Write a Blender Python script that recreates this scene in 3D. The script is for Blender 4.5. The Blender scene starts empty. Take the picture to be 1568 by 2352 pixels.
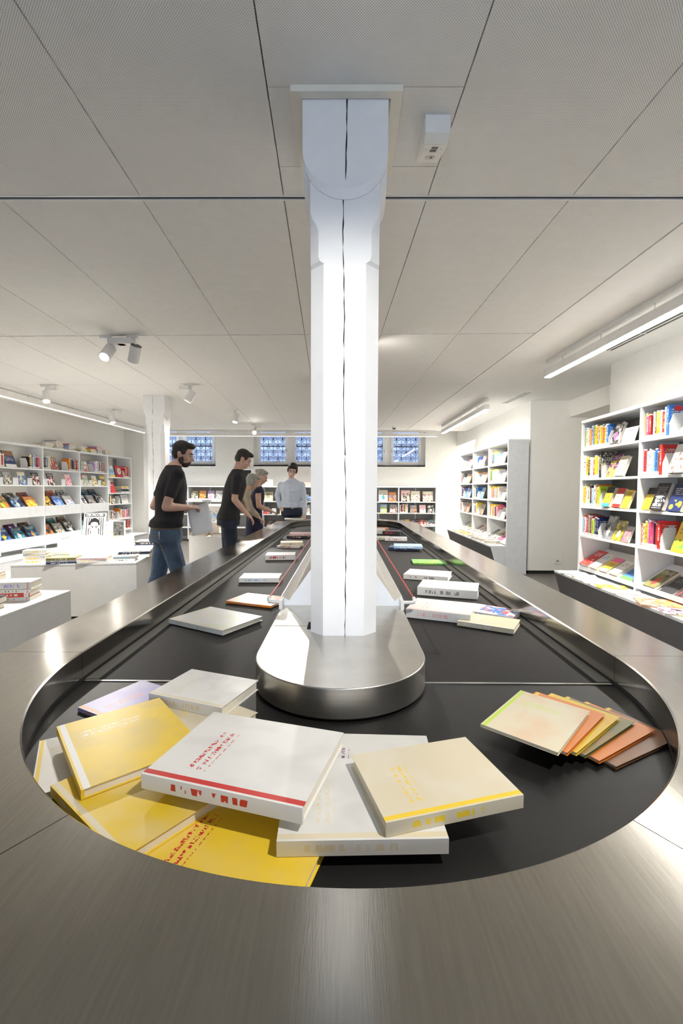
import bpy, math, random
from mathutils import Vector, Matrix
import numpy as np
random.seed(7)
S = bpy.context.scene
COL = S.collection
PI = math.pi

# ------------------------------------------------------------------ camera, world, exposure
CAM_H = 1.35
cam = bpy.data.cameras.new('camera'); camo = bpy.data.objects.new('camera', cam); COL.objects.link(camo)
cam.sensor_fit = 'VERTICAL'; cam.sensor_height = 36; cam.sensor_width = 24; cam.lens = 15.995
cam.clip_start = 0.02; cam.clip_end = 200
camo.matrix_world = (Matrix.Translation((0, 0, CAM_H)) @ Matrix.Rotation(math.radians(0.4264), 4, 'Z')
                     @ Matrix.Rotation(math.radians(90 - 2.905), 4, 'X') @ Matrix.Rotation(0.004, 4, 'Z'))
S.camera = camo
vs = S.view_settings
vs.view_transform = 'Standard'; vs.look = 'None'; vs.gamma = 1; vs.use_curve_mapping = False
vs.exposure = 1.65
try:
    S.cycles.max_bounces = 9; S.cycles.diffuse_bounces = 6; S.cycles.sample_clamp_indirect = 4
except Exception: pass
w = bpy.data.worlds.new('world'); S.world = w; w.use_nodes = True
bg = w.node_tree.nodes['Background']; bg.inputs[0].default_value = (0.72, 0.83, 1.0, 1); bg.inputs[1].default_value = 1.9

# light strengths in one place
STRIP_W = 22.0      # watts per metre of strip lamp
SPOT_W = 100.0

# ------------------------------------------------------------------ materials
MATS = {}
def nn(nt, typ, x=0, y=0):
    n = nt.nodes.new(typ); n.location = (x, y); return n
def mat(name, col, rough=0.5, metal=0.0, noise=0.04, scale=12.0, bump=0.0, bscale=60.0, spec=0.5, stretch=None, emit=None, estr=0.0):
    if name in MATS: return MATS[name]
    m = bpy.data.materials.new(name); m.use_nodes = True; nt = m.node_tree
    b = nt.nodes['Principled BSDF']; L = nt.links
    b.inputs['Roughness'].default_value = rough; b.inputs['Metallic'].default_value = metal
    b.inputs['Specular IOR Level'].default_value = spec
    tc = nn(nt, 'ShaderNodeTexCoord', -900, 0)
    mp = nn(nt, 'ShaderNodeMapping', -740, 0); L.new(tc.outputs['Object'], mp.inputs[0])
    if stretch: mp.inputs['Scale'].default_value = stretch
    nz = nn(nt, 'ShaderNodeTexNoise', -560, 0); nz.inputs['Scale'].default_value = scale; nz.inputs['Detail'].default_value = 3
    L.new(mp.outputs[0], nz.inputs['Vector'])
    rp = nn(nt, 'ShaderNodeValToRGB', -380, 0)
    rp.color_ramp.elements[0].position = 0.3; rp.color_ramp.elements[1].position = 0.7
    rp.color_ramp.elements[0].color = tuple(max(0, c * (1 - noise)) for c in col) + (1,)
    rp.color_ramp.elements[1].color = tuple(min(1, c * (1 + noise)) for c in col) + (1,)
    L.new(nz.outputs['Fac'], rp.inputs[0]); L.new(rp.outputs[0], b.inputs['Base Color'])
    if bump > 0:
        n2 = nn(nt, 'ShaderNodeTexNoise', -560, -260); n2.inputs['Scale'].default_value = bscale; n2.inputs['Detail'].default_value = 2
        L.new(mp.outputs[0], n2.inputs['Vector'])
        bp = nn(nt, 'ShaderNodeBump', -200, -260); bp.inputs['Strength'].default_value = bump; bp.inputs['Distance'].default_value = 0.01
        L.new(n2.outputs['Fac'], bp.inputs['Height']); L.new(bp.outputs[0], b.inputs['Normal'])
    if emit:
        b.inputs['Emission Color'].default_value = tuple(emit) + (1,); b.inputs['Emission Strength'].default_value = estr
    MATS[name] = m; return m

def mathn(nt, op, a, b=None, c=None):
    n = nt.nodes.new('ShaderNodeMath'); n.operation = op
    for i, v in enumerate((a, b, c)):
        if v is None: continue
        if isinstance(v, (int, float)): n.inputs[i].default_value = v
        else: nt.links.new(v, n.inputs[i])
    return n.outputs[0]
def mixc(nt, fac, a, b):
    n = nt.nodes.new('ShaderNodeMix'); n.data_type = 'RGBA'
    for i, v in ((0, fac), (6, a), (7, b)):
        if isinstance(v, (int, float)): n.inputs[i].default_value = v
        elif isinstance(v, (tuple, list)): n.inputs[i].default_value = tuple(v)[:3] + (1,)
        else: nt.links.new(v, n.inputs[i])
    return n.outputs[2]

WALL = mat('plaster_white', (0.80, 0.79, 0.75), 0.85, bump=0.05, bscale=180, noise=0.015)
SOFFIT = mat('plaster_soffit', (0.88, 0.87, 0.84), 0.85, bump=0.05, bscale=150, noise=0.015)
WPAINT = mat('white_paint', (0.84, 0.85, 0.86), 0.45, bump=0.04, bscale=40, noise=0.02)
SHELFW = mat('shelf_white', (0.80, 0.82, 0.83), 0.4, noise=0.015)
SHELFG = mat('shelf_back_grey', (0.30, 0.30, 0.295), 0.55, noise=0.05, scale=60)
PLINTHW = mat('plinth_white', (0.80, 0.79, 0.76), 0.5, noise=0.02)
GREYP = mat('bench_grey', (0.095, 0.097, 0.105), 0.5, noise=0.05)
FLOORM = mat('floor_dark', (0.095, 0.087, 0.078), 0.4, noise=0.25, scale=5, bump=0.1, bscale=25, stretch=(1, 6, 1))
DARK = mat('dark_gap', (0.012, 0.012, 0.012), 0.8)
BLACKG = mat('black_gloss', (0.02, 0.02, 0.02), 0.25)
BELT = mat('belt_grey', (0.030, 0.0285, 0.027), 0.6, noise=0.08, scale=30, bump=0.03, bscale=300, spec=.12)
BELTB = mat('belt_black', (0.010, 0.0098, 0.0095), 0.5, noise=0.1, scale=20, bump=0.03, bscale=300, spec=.35)
CHROME = mat('chrome', (0.7, 0.7, 0.7), 0.15, 1.0)
REDC = mat('red_cord', (0.75, 0.06, 0.05), 0.5)
WPLAS = mat('white_plastic', (0.82, 0.82, 0.80), 0.35)
LAMPW = mat('lamp_white', (0.80, 0.79, 0.77), 0.4)
CREAM = mat('cream_frame', (0.80, 0.77, 0.68), 0.5)
PAGES = mat('paper_pages', (0.78, 0.73, 0.62), 0.8, noise=0.12, scale=3, stretch=(1, 1, 60))
PAPER = mat('paper_white', (0.86, 0.86, 0.86), 0.7)
IRON = mat('wrought_iron', (0.03, 0.033, 0.045), 0.5)
OUTW = mat('courtyard_wall', (0.27, 0.30, 0.39), 0.9, noise=0.2, scale=2)
OUTG = mat('courtyard_ground', (0.26, 0.30, 0.40), 0.9, noise=0.2)

def steel(name, col, rough, stretch):
    m = mat(name, col, rough, 1.0, noise=0.07, scale=3.0, bump=0.012, bscale=9.0, stretch=stretch)
    nt = m.node_tree; b = nt.nodes['Principled BSDF']
    nz = nn(nt, 'ShaderNodeTexNoise'); nz.inputs['Scale'].default_value = 2.2; nz.inputs['Detail'].default_value = 4
    tc = [n for n in nt.nodes if n.type == 'TEX_COORD'][0]
    nt.links.new(tc.outputs['Object'], nz.inputs['Vector'])
    nt.links.new(mathn(nt, 'MULTIPLY_ADD', nz.outputs['Fac'], 0.22, rough - 0.11), b.inputs['Roughness'])
    return m
STEEL = steel('brushed_steel', (0.375, 0.355, 0.322), 0.19, (60, 3, 60))
STEELI = steel('brushed_steel_island', (0.60, 0.58, 0.54), 0.34, (3, 3, 90))

def ceiling_mat():
    m = mat('perforated_panel', (0.90, 0.89, 0.86), 0.7, noise=0.02); nt = m.node_tree; b = nt.nodes['Principled BSDF']
    tc = [n for n in nt.nodes if n.type == 'TEX_COORD'][0]
    sp = nn(nt, 'ShaderNodeSeparateXYZ'); nt.links.new(tc.outputs['Object'], sp.inputs[0])
    p = 0.0085
    u = mathn(nt, 'DIVIDE', mathn(nt, 'ADD', sp.outputs[0], sp.outputs[1]), p)
    v = mathn(nt, 'DIVIDE', mathn(nt, 'SUBTRACT', sp.outputs[0], sp.outputs[1]), p)
    def cell(t):
        f = mathn(nt, 'FRACT', t); d = mathn(nt, 'SUBTRACT', f, 0.5); return mathn(nt, 'MULTIPLY', d, d)
    r2 = mathn(nt, 'ADD', cell(u), cell(v))
    hole = mathn(nt, 'LESS_THAN', r2, 0.055)
    src = b.inputs['Base Color'].links[0].from_socket
    nt.links.new(mixc(nt, hole, src, (0.34, 0.33, 0.31)), b.inputs['Base Color'])
    return m
PANEL = ceiling_mat()

def glass_mat():
    m = bpy.data.materials.new('window_glass'); m.use_nodes = True; nt = m.node_tree; nt.nodes.clear()
    o = nn(nt, 'ShaderNodeOutputMaterial'); t = nn(nt, 'ShaderNodeBsdfTransparent'); g = nn(nt, 'ShaderNodeBsdfGlossy')
    g.inputs['Roughness'].default_value = 0.02; t.inputs[0].default_value = (0.93, 0.96, 1, 1)
    f = nn(nt, 'ShaderNodeFresnel'); f.inputs[0].default_value = 1.6
    x = nn(nt, 'ShaderNodeMixShader'); nt.links.new(f.outputs[0], x.inputs[0]); nt.links.new(t.outputs[0], x.inputs[1]); nt.links.new(g.outputs[0], x.inputs[2])
    nt.links.new(x.outputs[0], o.inputs[0]); return m
GLASS = glass_mat()

# ------------------------------------------------------------------ mesh helpers
class MB:
    def __init__(s): s.v = []; s.f = []; s.m = []
    def add(s, vs, fs, mi=0, M=None):
        o = len(s.v)
        for p in vs:
            p = Vector(p)
            s.v.append(tuple(M @ p) if M else tuple(p))
        for f in fs: s.f.append(tuple(i + o for i in f)); s.m.append(mi)
        return s
    def box(s, x0, x1, y0, y1, z0, z1, mi=0, M=None):
        vs = [(x, y, z) for z in (z0, z1) for (x, y) in ((x0, y0), (x1, y0), (x1, y1), (x0, y1))]
        return s.add(vs, [(3, 2, 1, 0), (4, 5, 6, 7), (0, 1, 5, 4), (1, 2, 6, 5), (2, 3, 7, 6), (3, 0, 4, 7)], mi, M)
    def prism(s, pts, axis, a, b, mi=0, M=None):
        """2D polygon extruded along axis; pts are the other two coords in xyz order (ccw seen from +axis)"""
        def mk(p, t):
            if axis == 'x': return (t, p[0], p[1])
            if axis == 'y': return (p[0], t, p[1])
            return (p[0], p[1], t)
        n = len(pts); vs = [mk(p, a) for p in pts] + [mk(p, b) for p in pts]
        fs = [tuple(range(n))[::-1], tuple(range(n, 2 * n))] + [(i, (i + 1) % n, n + (i + 1) % n, n + i) for i in range(n)]
        return s.add(vs, fs, mi, M)
    def sweep(s, frames, profile, mi=0, caps=True, closed_path=False):
        """frames: list of functions (r,z)->xyz ; profile closed polygon of (r,z)"""
        n = len(profile); o = len(s.v)
        for fr in frames:
            for (r, z) in profile: s.v.append(tuple(fr(r, z)))
        k = len(frames)
        for i in range(k - 1 if not closed_path else k):
            a = o + i * n; b = o + ((i + 1) % k) * n
            for j in range(n):
                s.f.append((a + j, a + (j + 1) % n, b + (j + 1) % n, b + j)); s.m.append(mi)
        if caps and not closed_path:
            s.f.append(tuple(range(o, o + n))[::-1]); s.m.append(mi)
            s.f.append(tuple(range(o + (k - 1) * n, o + k * n))); s.m.append(mi)
        return s
    def tube(s, pts, r, n=8, mi=0):
        pts = [Vector(p) for p in pts]; rs = r if isinstance(r, (list, tuple)) else [r] * len(pts)
        fr = []; up = None
        for i, p in enumerate(pts):
            t = (pts[min(i + 1, len(pts) - 1)] - pts[max(i - 1, 0)]).normalized()
            if up is None: up = Vector((0, 0, 1)) if abs(t.z) < 0.9 else Vector((1, 0, 0))
            u = t.cross(up).normalized() if t.cross(up).length > 1e-5 else t.orthogonal().normalized()
            up = u.cross(t).normalized(); fr.append((p, u, up, rs[i]))
        o = len(s.v)
        for (p, u, v2, rr) in fr:
            for k in range(n):
                a = 2 * PI * k / n; s.v.append(tuple(p + (u * math.cos(a) + v2 * math.sin(a)) * rr))
        for i in range(len(pts) - 1):
            for k in range(n):
                a = o + i * n + k; b = o + i * n + (k + 1) % n
                s.f.append((a, b, b + n, a + n)); s.m.append(mi)
        s.f.append(tuple(o + k for k in range(n))[::-1]); s.m.append(mi)
        e = o + (len(pts) - 1) * n; s.f.append(tuple(e + k for k in range(n))); s.m.append(mi)
        return s
    def ell(s, c, r, M=None, nu=16, nv=10, mi=0):
        vs = []; fs = []
        R = M if M else Matrix.Identity(3)
        for j in range(1, nv):
            th = PI * j / nv
            for i in range(nu):
                ph = 2 * PI * i / nu
                vs.append(Vector(c) + R @ Vector((r[0] * math.sin(th) * math.cos(ph), r[1] * math.sin(th) * math.sin(ph), r[2] * math.cos(th))))
        vs.append(Vector(c) + R @ Vector((0, 0, r[2]))); vs.append(Vector(c) + R @ Vector((0, 0, -r[2])))
        t = len(vs) - 2; b = t + 1
        for j in range(nv - 2):
            for i in range(nu):
                a = j * nu + i; d = j * nu + (i + 1) % nu; fs.append((a, a + nu, d + nu, d))
        for i in range(nu):
            fs.append((t, i, (i + 1) % nu)); fs.append((b, (nv - 2) * nu + (i + 1) % nu, (nv - 2) * nu + i))
        return s.add(vs, fs, mi)
    def cap(s, a, b, ra, rb, n=12):
        a = Vector(a); b = Vector(b); s.tube([a, a.lerp(b, .5), b], [ra, (ra + rb) / 2, rb], n)
        s.ell(a, (ra,) * 3, nu=n, nv=8); return s.ell(b, (rb,) * 3, nu=n, nv=8)
    def loft(s, rings, n=20):
        """rings: (center, rx, ry)"""
        o = len(s.v)
        for (c, rx, ry) in rings:
            for k in range(n):
                a = 2 * PI * k / n; s.v.append((c[0] + rx * math.cos(a), c[1] + ry * math.sin(a), c[2]))
        for i in range(len(rings) - 1):
            for k in range(n):
                a = o + i * n + k; b = o + i * n + (k + 1) % n; s.f.append((a, b, b + n, a + n)); s.m.append(0)
        s.f.append(tuple(o + k for k in range(n))[::-1]); s.m.append(0)
        e = o + (len(rings) - 1) * n; s.f.append(tuple(e + k for k in range(n))); s.m.append(0)
        return s
    def mesh(s, name, mats):
        me = bpy.data.meshes.new(name); me.from_pydata(s.v, [], s.f)
        for m in (mats if isinstance(mats, (list, tuple)) else [mats]): me.materials.append(m)
        me.polygons.foreach_set('material_index', s.m); me.update(); return me
    def build(s, name, mats, parent=None, smooth=None, loc=None, bevel=0):
        me = s.mesh(name, mats)
        if smooth is not None:
            me.polygons.foreach_set('use_smooth', [True] * len(me.polygons))
            if smooth < 179: me.set_sharp_from_angle(angle=math.radians(smooth))
        o = link(name, me, parent)
        if loc: o.location = loc
        if bevel:
            bv = o.modifiers.new('bevel', 'BEVEL'); bv.width = bevel; bv.segments = 2; bv.limit_method = 'ANGLE'; bv.harden_normals = False
        return o
def link(name, data, parent=None):
    o = bpy.data.objects.new(name, data); COL.objects.link(o)
    if parent: o.parent = parent
    return o
def empty(name, loc=(0, 0, 0), rz=0.0):
    o = bpy.data.objects.new(name, None); COL.objects.link(o); o.location = loc; o.rotation_euler = (0, 0, rz); o.empty_display_size = 0.1
    return o
def tag(o, label=None, cat=None, group=None, kind=None):
    if label: o['label'] = label
    if cat: o['category'] = cat
    if group: o['group'] = group
    if kind: o['kind'] = kind
    return o
def B(name, dims, m, parent=None, bevel=0):
    return MB().box(*dims).build(name, m, parent, bevel=bevel)
def text_mesh(txt, size, depth=0.0006, spacing=1.0, bold=0.0):
    cu = bpy.data.curves.new('lettering', 'FONT'); cu.body = txt; cu.size = size; cu.extrude = depth; cu.offset = bold
    cu.align_x = 'CENTER'; cu.align_y = 'CENTER'; cu.resolution_u = 3; cu.space_character = spacing
    o = bpy.data.objects.new('lettering', cu); COL.objects.link(o)
    dg = bpy.context.evaluated_depsgraph_get(); me = bpy.data.meshes.new_from_object(o.evaluated_get(dg))
    bpy.data.objects.remove(o); bpy.data.curves.remove(cu); me.name = 'lettering'; return me

# ------------------------------------------------------------------ room shell
CEIL = 2.762
SK = -0.0365                                    # skew of the long ceiling joints
tag(B('floor', (-6.2, 4.9, -4.0, 12.6, -0.12, 0.0), FLOORM), kind='structure')

ceil = empty('ceiling'); tag(ceil, kind='structure')
B('slab', (-6.2, 4.9, -4.0, 11.15, CEIL + 0.06, CEIL + 0.2), DARK, ceil)
rowY = [-3.69, -1.69, 0.30, 2.285, 4.235, 6.17, 8.06, 9.98, 10.66]
rowT = [0, 0, 0, 0.0, -0.02, -0.028, -0.032, -0.036, -0.04]
def rowy(i, x): return rowY[i] + rowT[i] * x
def colx(k, y): return -0.22 + 0.695 * k + SK * y
def panel(i, k, y0=None, y1=None, xa=None, xb=None):
    g = 0.0025; slot = {3: 0.020, 4: 0.011}
    def edge(j, x, sgn): return rowy(j, x) + sgn * slot.get(j, 0.003)
    pts = []
    for (kk, jj, sgn) in ((k, i, 1), (k + 1, i, 1), (k + 1, i + 1, -1), (k, i + 1, -1)):
        x0 = colx(kk, rowY[jj]) if (xa is None or kk == k + 1) and (xb is None or kk == k) else (xa if kk == k else xb)
        gx = g if kk == k else -g
        yy = edge(jj, x0, sgn)
        if jj == i and y0 is not None: yy = y0 + 0.002
        if jj == i + 1 and y1 is not None: yy = y1 - 0.002
        if (kk == k and xa is None) or (kk == k + 1 and xb is None): x0 = colx(kk, yy)
        pts.append((x0 + gx, yy))
    MB().prism(pts, 'z', CEIL, CEIL + 0.03).build('ceiling_panel', PANEL, ceil)
for i in range(len(rowY) - 1):
    for k in range(-7, 3):
        if i == 2 and k == 0: continue
        panel(i, k)
panel(2, 0, y1=1.675); panel(2, 0, y0=2.07)
panel(2, 0, y0=1.675, y1=2.07, xb=-0.195); panel(2, 0, y0=1.675, y1=2.07, xa=0.2)
# plaster margins round the panel field
def mq(pts, name='soffit'):
    MB().prism(pts, 'z', CEIL + 0.001, CEIL + 0.05).build(name, SOFFIT, ceil)
gy = 0.012
mq([(colx(3, -4) + gy, -4), (4.9, -4), (4.9, 11.15), (colx(3, 11.15) + gy, 11.15)])
mq([(-6.2, -4), (colx(-7, -4) - gy, -4), (colx(-7, 11.15) - gy, 11.15), (-6.2, 11.15)])
mq([(colx(-7, 10.7), rowy(8, colx(-7, 10.7)) + 0.006), (colx(3, 10.7), rowy(8, colx(3, 10.7)) + 0.006), (colx(3, 11.15), 11.15), (colx(-7, 11.15), 11.15)])
B('cove_ceiling', (-6.2, 4.9, 11.15, 12.6, 2.98, 3.05), SOFFIT, ceil); B('cove_edge', (-6.2, 4.9, 11.13, 11.15, CEIL, 2.99), SOFFIT, ceil)
# lighting tracks sunk in the cross slots
def track(y, t, x0, x1, m, wd, lab):
    pts = [(x0, y + t * x0 - wd), (x1, y + t * x1 - wd), (x1, y + t * x1 + wd), (x0, y + t * x0 + wd)]
    o = MB().prism(pts, 'z', CEIL + 0.004, CEIL + 0.05).build('lighting_track', m)
    tag(o, lab, 'light track')
TRK = mat('track_white', (0.82, 0.82, 0.82), 0.35)
track(rowY[3], 0, -4.45, colx(3, 2.285) - 0.01, BLACKG, 0.010, 'black lighting track in the open ceiling slot around the big post')
for s in (-1, 1):
    B('slot_edge', (-4.45, colx(3, 2.285) - 0.01, rowY[3] + s * 0.015 - 0.0045, rowY[3] + s * 0.015 + 0.0045, CEIL - 0.002, CEIL + 0.03), TRK, ceil)
track(rowY[4], rowT[4], -4.45, colx(3, 4.2) - 0.01, TRK, 0.009, 'white lighting track across the ceiling carrying the two nearest spotlights')
for i, nm in ((5, 'third'), (6, 'fourth'), (7, 'farthest')):
    track(rowY[i], rowT[i], -4.45, colx(3, rowY[i]) - 0.2, TRK, 0.005, 'thin white lighting track, %s from the camera in the ceiling' % nm)

# walls
wl = MB().prism([(-6.2, -4), (-5.86, -4), (-5.42, 11.2), (-6.2, 11.2)], 'z', 0, CEIL + 0.06).build('wall_left', WALL); tag(wl, kind='structure')
o = B('wall_left_return', (-5.6, -4.95, 11.2, 11.5, 0, CEIL + 0.06), WALL); tag(o, kind='structure')
wb = empty('wall_back'); tag(wb, kind='structure')
WIN = [(-4.38, 'window_1'), (-1.46, 'window_2'), (1.15, 'window_3')]
wy0, wy1 = 12.05, 12.45; WZ = 1.97
B('lower_wall', (-6.2, 4.9, wy0, wy1, 0, WZ), WALL, wb)
xs = [-6.2] + [v for (cx, _) in WIN for v in (cx - 0.96, cx + 0.96)] + [4.9]
for a, b in zip(xs[0::2], xs[1::2]): B('pier', (a, b, wy0, wy1, WZ, 3.0), WALL, wb)
wr = empty('wall_right'); tag(wr, kind='structure')
B('near_wall', (3.0, 3.3, -4.0, 5.24, 0, CEIL + 0.06), WALL, wr)
B('recess_wall', (4.2, 4.5, 5.0, 7.5, 0, CEIL + 0.06), WALL, wr); B('recess_side', (3.3, 4.5, 5.0, 5.24, 0, CEIL + 0.06), WALL, wr)
B('lintel', (3.55, 4.2, 5.24, 7.3, 2.50, CEIL + 0.06), WALL, wr)
B('pier', (2.935, 3.92, 7.3, 7.6, 0.05, CEIL + 0.06), WALL, wr); B('pier_base', (2.95, 3.90, 7.315, 7.6, 0, 0.05), DARK, wr)
B('far_wall', (2.935, 3.2, 7.6, 10.34, 0, CEIL + 0.06), WALL, wr); B('door_lintel', (2.935, 3.2, 10.34, 12.1, 2.48, CEIL + 0.3), WALL, wr)
B('niche_wall', (3.6, 3.8, 10.0, 12.2, 0, CEIL + 0.2), WALL, wr); B('niche_side', (3.2, 3.7, 10.1, 10.34, 0, CEIL), WALL, wr)
B('niche_ceiling', (3.2, 3.7, 10.2, 12.2, 2.55, 2.62), WALL, wr); B('wall_end', (3.2, 4.9, 7.6, 7.7, 0, CEIL + 0.06), WALL, wr)
wf = empty('wall_front'); tag(wf, kind='structure')
for dm in ((-6.2, -1.3, -2.7, -2.5, 0, CEIL + .2), (1.3, 4.9, -2.7, -2.5, 0, CEIL + .2), (-1.3, 1.3, -2.7, -2.5, 0, .55), (-1.3, 1.3, -2.7, -2.5, 2.4, CEIL + .2)): B('wall_piece', dm, mat('front_wall_grey', (.22, .22, .22), .8), wf)
wn = empty('window_4', (0, -2.6, 0)); tag(wn, kind='structure')
MB().box(-1.3, -1.22, -.04, .04, .55, 2.4).box(1.22, 1.3, -.04, .04, .55, 2.4).box(-1.22, 1.22, -.04, .04, .55, .62).box(-1.22, 1.22, -.04, .04, 2.33, 2.4).box(-.04, .04, -.04, .04, .62, 2.33).build('window_frame', WPAINT, wn)
for a, b in ((-1.22, -.04), (.04, 1.22)): B('pane', (a, b, -.004, .004, .62, 2.33), GLASS, wn)
o = B('baseboard_right', (2.93, 2.935, 7.31, 7.32, 0, 0.05), DARK); tag(o, kind='structure')

# outside the windows: light well
o = B('light_well_wall', (-8, 6, 15.5, 15.7, -1, 3.45), OUTW); tag(o, 'blue grey courtyard wall outside the back windows', 'wall', kind='structure')
o = B('light_well_ground', (-8, 6, 12.6, 15.5, 1.2, 1.5), OUTG); tag(o, 'blue grey ledge outside the back windows', 'ground', kind='structure')

# windows with grilles
def spiral(cx, cz, r, turns, sgn, a0, y, rad):
    pts = []
    n = 26
    for i in range(n):
        t = i / (n - 1); a = a0 + sgn * t * turns * 2 * PI; rr = r * (1 - 0.82 * t)
        pts.append((cx + rr * math.cos(a), y, cz + rr * math.sin(a)))
    return pts
scroll_me = {}
def scroll_mesh(sgn):
    if sgn not in scroll_me:
        mb = MB(); mb.tube([(sgn * -0.045, 0, -0.105)] + spiral(0, 0, 0.062, 1.75, -sgn, PI / 2 + sgn * PI * .9, 0, 0.005), 0.0085, 5)
        scroll_me[sgn] = mb.mesh('scroll', IRON)
    return scroll_me[sgn]
for wi, (cx, nm) in enumerate(WIN):
    wn = empty(nm, (cx, 12.27, 0)); tag(wn, kind='structure')
    FR = WPAINT
    MB().box(-0.96, -0.88, 0, .09, WZ, 2.97).box(.88, .96, 0, .09, WZ, 2.97).box(-.88, .88, 0, .09, WZ, WZ + .03).box(-.88, .88, 0, .09, 2.93, 2.97).box(-.07, .07, 0, .09, WZ + .03, 2.93).build('window_frame', FR, wn)
    for s in (-1, 1):
        a, b = (0.07, 0.88) if s > 0 else (-0.88, -0.07)
        fr = MB().box(a, a + .07, -.03, .05, WZ + .03, 2.93).box(b - .07, b, -.03, .05, WZ + .03, 2.93).box(a + .07, b - .07, -.03, .05, WZ + .03, 2.085).box(a + .07, b - .07, -.03, .05, 2.87, 2.93).build('casement', FR, wn, bevel=0.006)
        B('pane', (a + .07, b - .07, .005, .012, 2.085, 2.87), GLASS, fr)
        MB().box(s * .10 - .012, s * .10 + .012, -.045, -.03, 2.33, 2.42).tube([(s * .10, -.055, 2.40), (s * .10, -.055, 2.34)], .006, 6).build('handle', CHROME, fr)
    B('sill', (-.96, .96, -.22, 0, WZ - .03, WZ), WALL, wn)
    gr = empty('window_grille', (cx, 12.62, 0))
    tag(gr, 'dark wrought iron scroll grille outside the %s back window' % ('left', 'middle', 'right')[wi], 'grille', 'scroll grilles outside the back windows')
    nb = 14; step = 1.84 / nb
    bar = MB().box(-.007, .007, -.007, .007, 1.9, 3.0).mesh('bar', IRON)
    for i in range(nb + 1):
        bo = link('bar', bar, gr); bo.location = (-.92 + i * step, 0, 0)
    B('rail', (-.95, .95, -.01, .01, 2.50, 2.53), IRON, gr)
    for i in range(nb):
        for j in range(5):
            so = link('scroll', scroll_mesh(1 if (i + j) % 2 else -1), gr); so.location = (-.92 + (i + .5) * step, 0, 2.02 + j * .175)

# framed screen on the back wall between the windows
t = empty('wall_screen', (-2.72, 12.05, 1.665)); tag(t, 'black rectangular screen in a thin white frame on the back wall', 'screen')
B('panel', (-.245, .245, -.035, 0, -.17, .17), BLACKG, t)
MB().box(-.275, .275, -.045, 0, .17, .2).box(-.275, .275, -.045, 0, -.2, -.17).box(-.275, -.245, -.045, 0, -.17, .17).box(.245, .275, -.045, 0, -.17, .17).build('frame', WPAINT, t)

# ------------------------------------------------------------------ lamps
EMIS2 = mat('lamp_louvre', (.8, .78, .73), 0.5, emit=(1.0, 0.96, 0.88), estr=0.25)
EMIS = mat('lamp_diffuser', (1, 1, 1), 0.5, emit=(1.0, 0.965, 0.90), estr=14.0)
SPOTE = mat('spot_lens', (1, 1, 1), 0.4, emit=(1.0, 0.96, 0.88), estr=60.0)
def strip_lamp(p0, p1, z, label, hang=4, wd=0.075, hh=0.085, power=None, spread=95, color=(1.0, .965, .91), glow=True, tilt=0):
    p0 = Vector(p0); p1 = Vector(p1); L = (p1 - p0).length; a = math.atan2(p1.y - p0.y, p1.x - p0.x)
    t = empty('strip_lamp', (p0.x, p0.y, z), a); tag(t, label, 'lamp', 'white strip lamps under the ceiling')
    MB().box(0, L, -wd / 2, wd / 2, 0.006, hh).build('housing', LAMPW, t, bevel=0.002)
    B('diffuser', (0.01, L - 0.01, -wd / 2 + .008, wd / 2 - .008, -0.002, 0.006), EMIS if glow else EMIS2, t)
    for i in range(hang):
        x = L * (i + .5) / hang
        MB().tube([(x, 0, hh), (x, 0, CEIL - z)], 0.006, 6).box(x - .015, x + .015, -.015, .015, CEIL - z - .006, CEIL - z + .001).build('hanger', CHROME, t)
    B('base_rail', (0.03, L - 0.03, -.03, .03, CEIL - z - .035, CEIL - z), LAMPW, t)
    ld = bpy.data.lights.new('strip_light', 'AREA'); ld.shape = 'RECTANGLE'; ld.size = L; ld.size_y = wd; ld.energy = (power or STRIP_W) * L; ld.color = color; ld.spread = math.radians(spread)
    lo = link('strip_light', ld, t); lo.location = (L / 2, 0, -0.006); lo.rotation_euler = (math.radians(tilt), 0, 0)
strip_lamp((2.228, 5.12), (2.315, 2.45), 2.585, 'long white strip lamp above the nearest bookcase on the right', power=16, tilt=-14)
strip_lamp((2.165, 10.2), (2.194, 7.14), 2.585, 'short white strip lamp above the farther bookcase on the right', hang=3, power=6.5, tilt=14)
strip_lamp((-4.86, 3.2), (-4.62, 10.5), 2.61, 'long white strip lamp running above the left wall bookcase', hang=7, power=14, glow=False, tilt=-18)
strip_lamp((-4.5, 11.08), (2.22, 11.08), 2.615, 'long white strip lamp hanging in front of the back windows', hang=8, power=5, glow=False)
strip_lamp((3.42, 10.5), (3.42, 11.9), 2.38, 'white strip lamp glowing inside the niche beside the back wall', hang=2, power=18)

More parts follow.
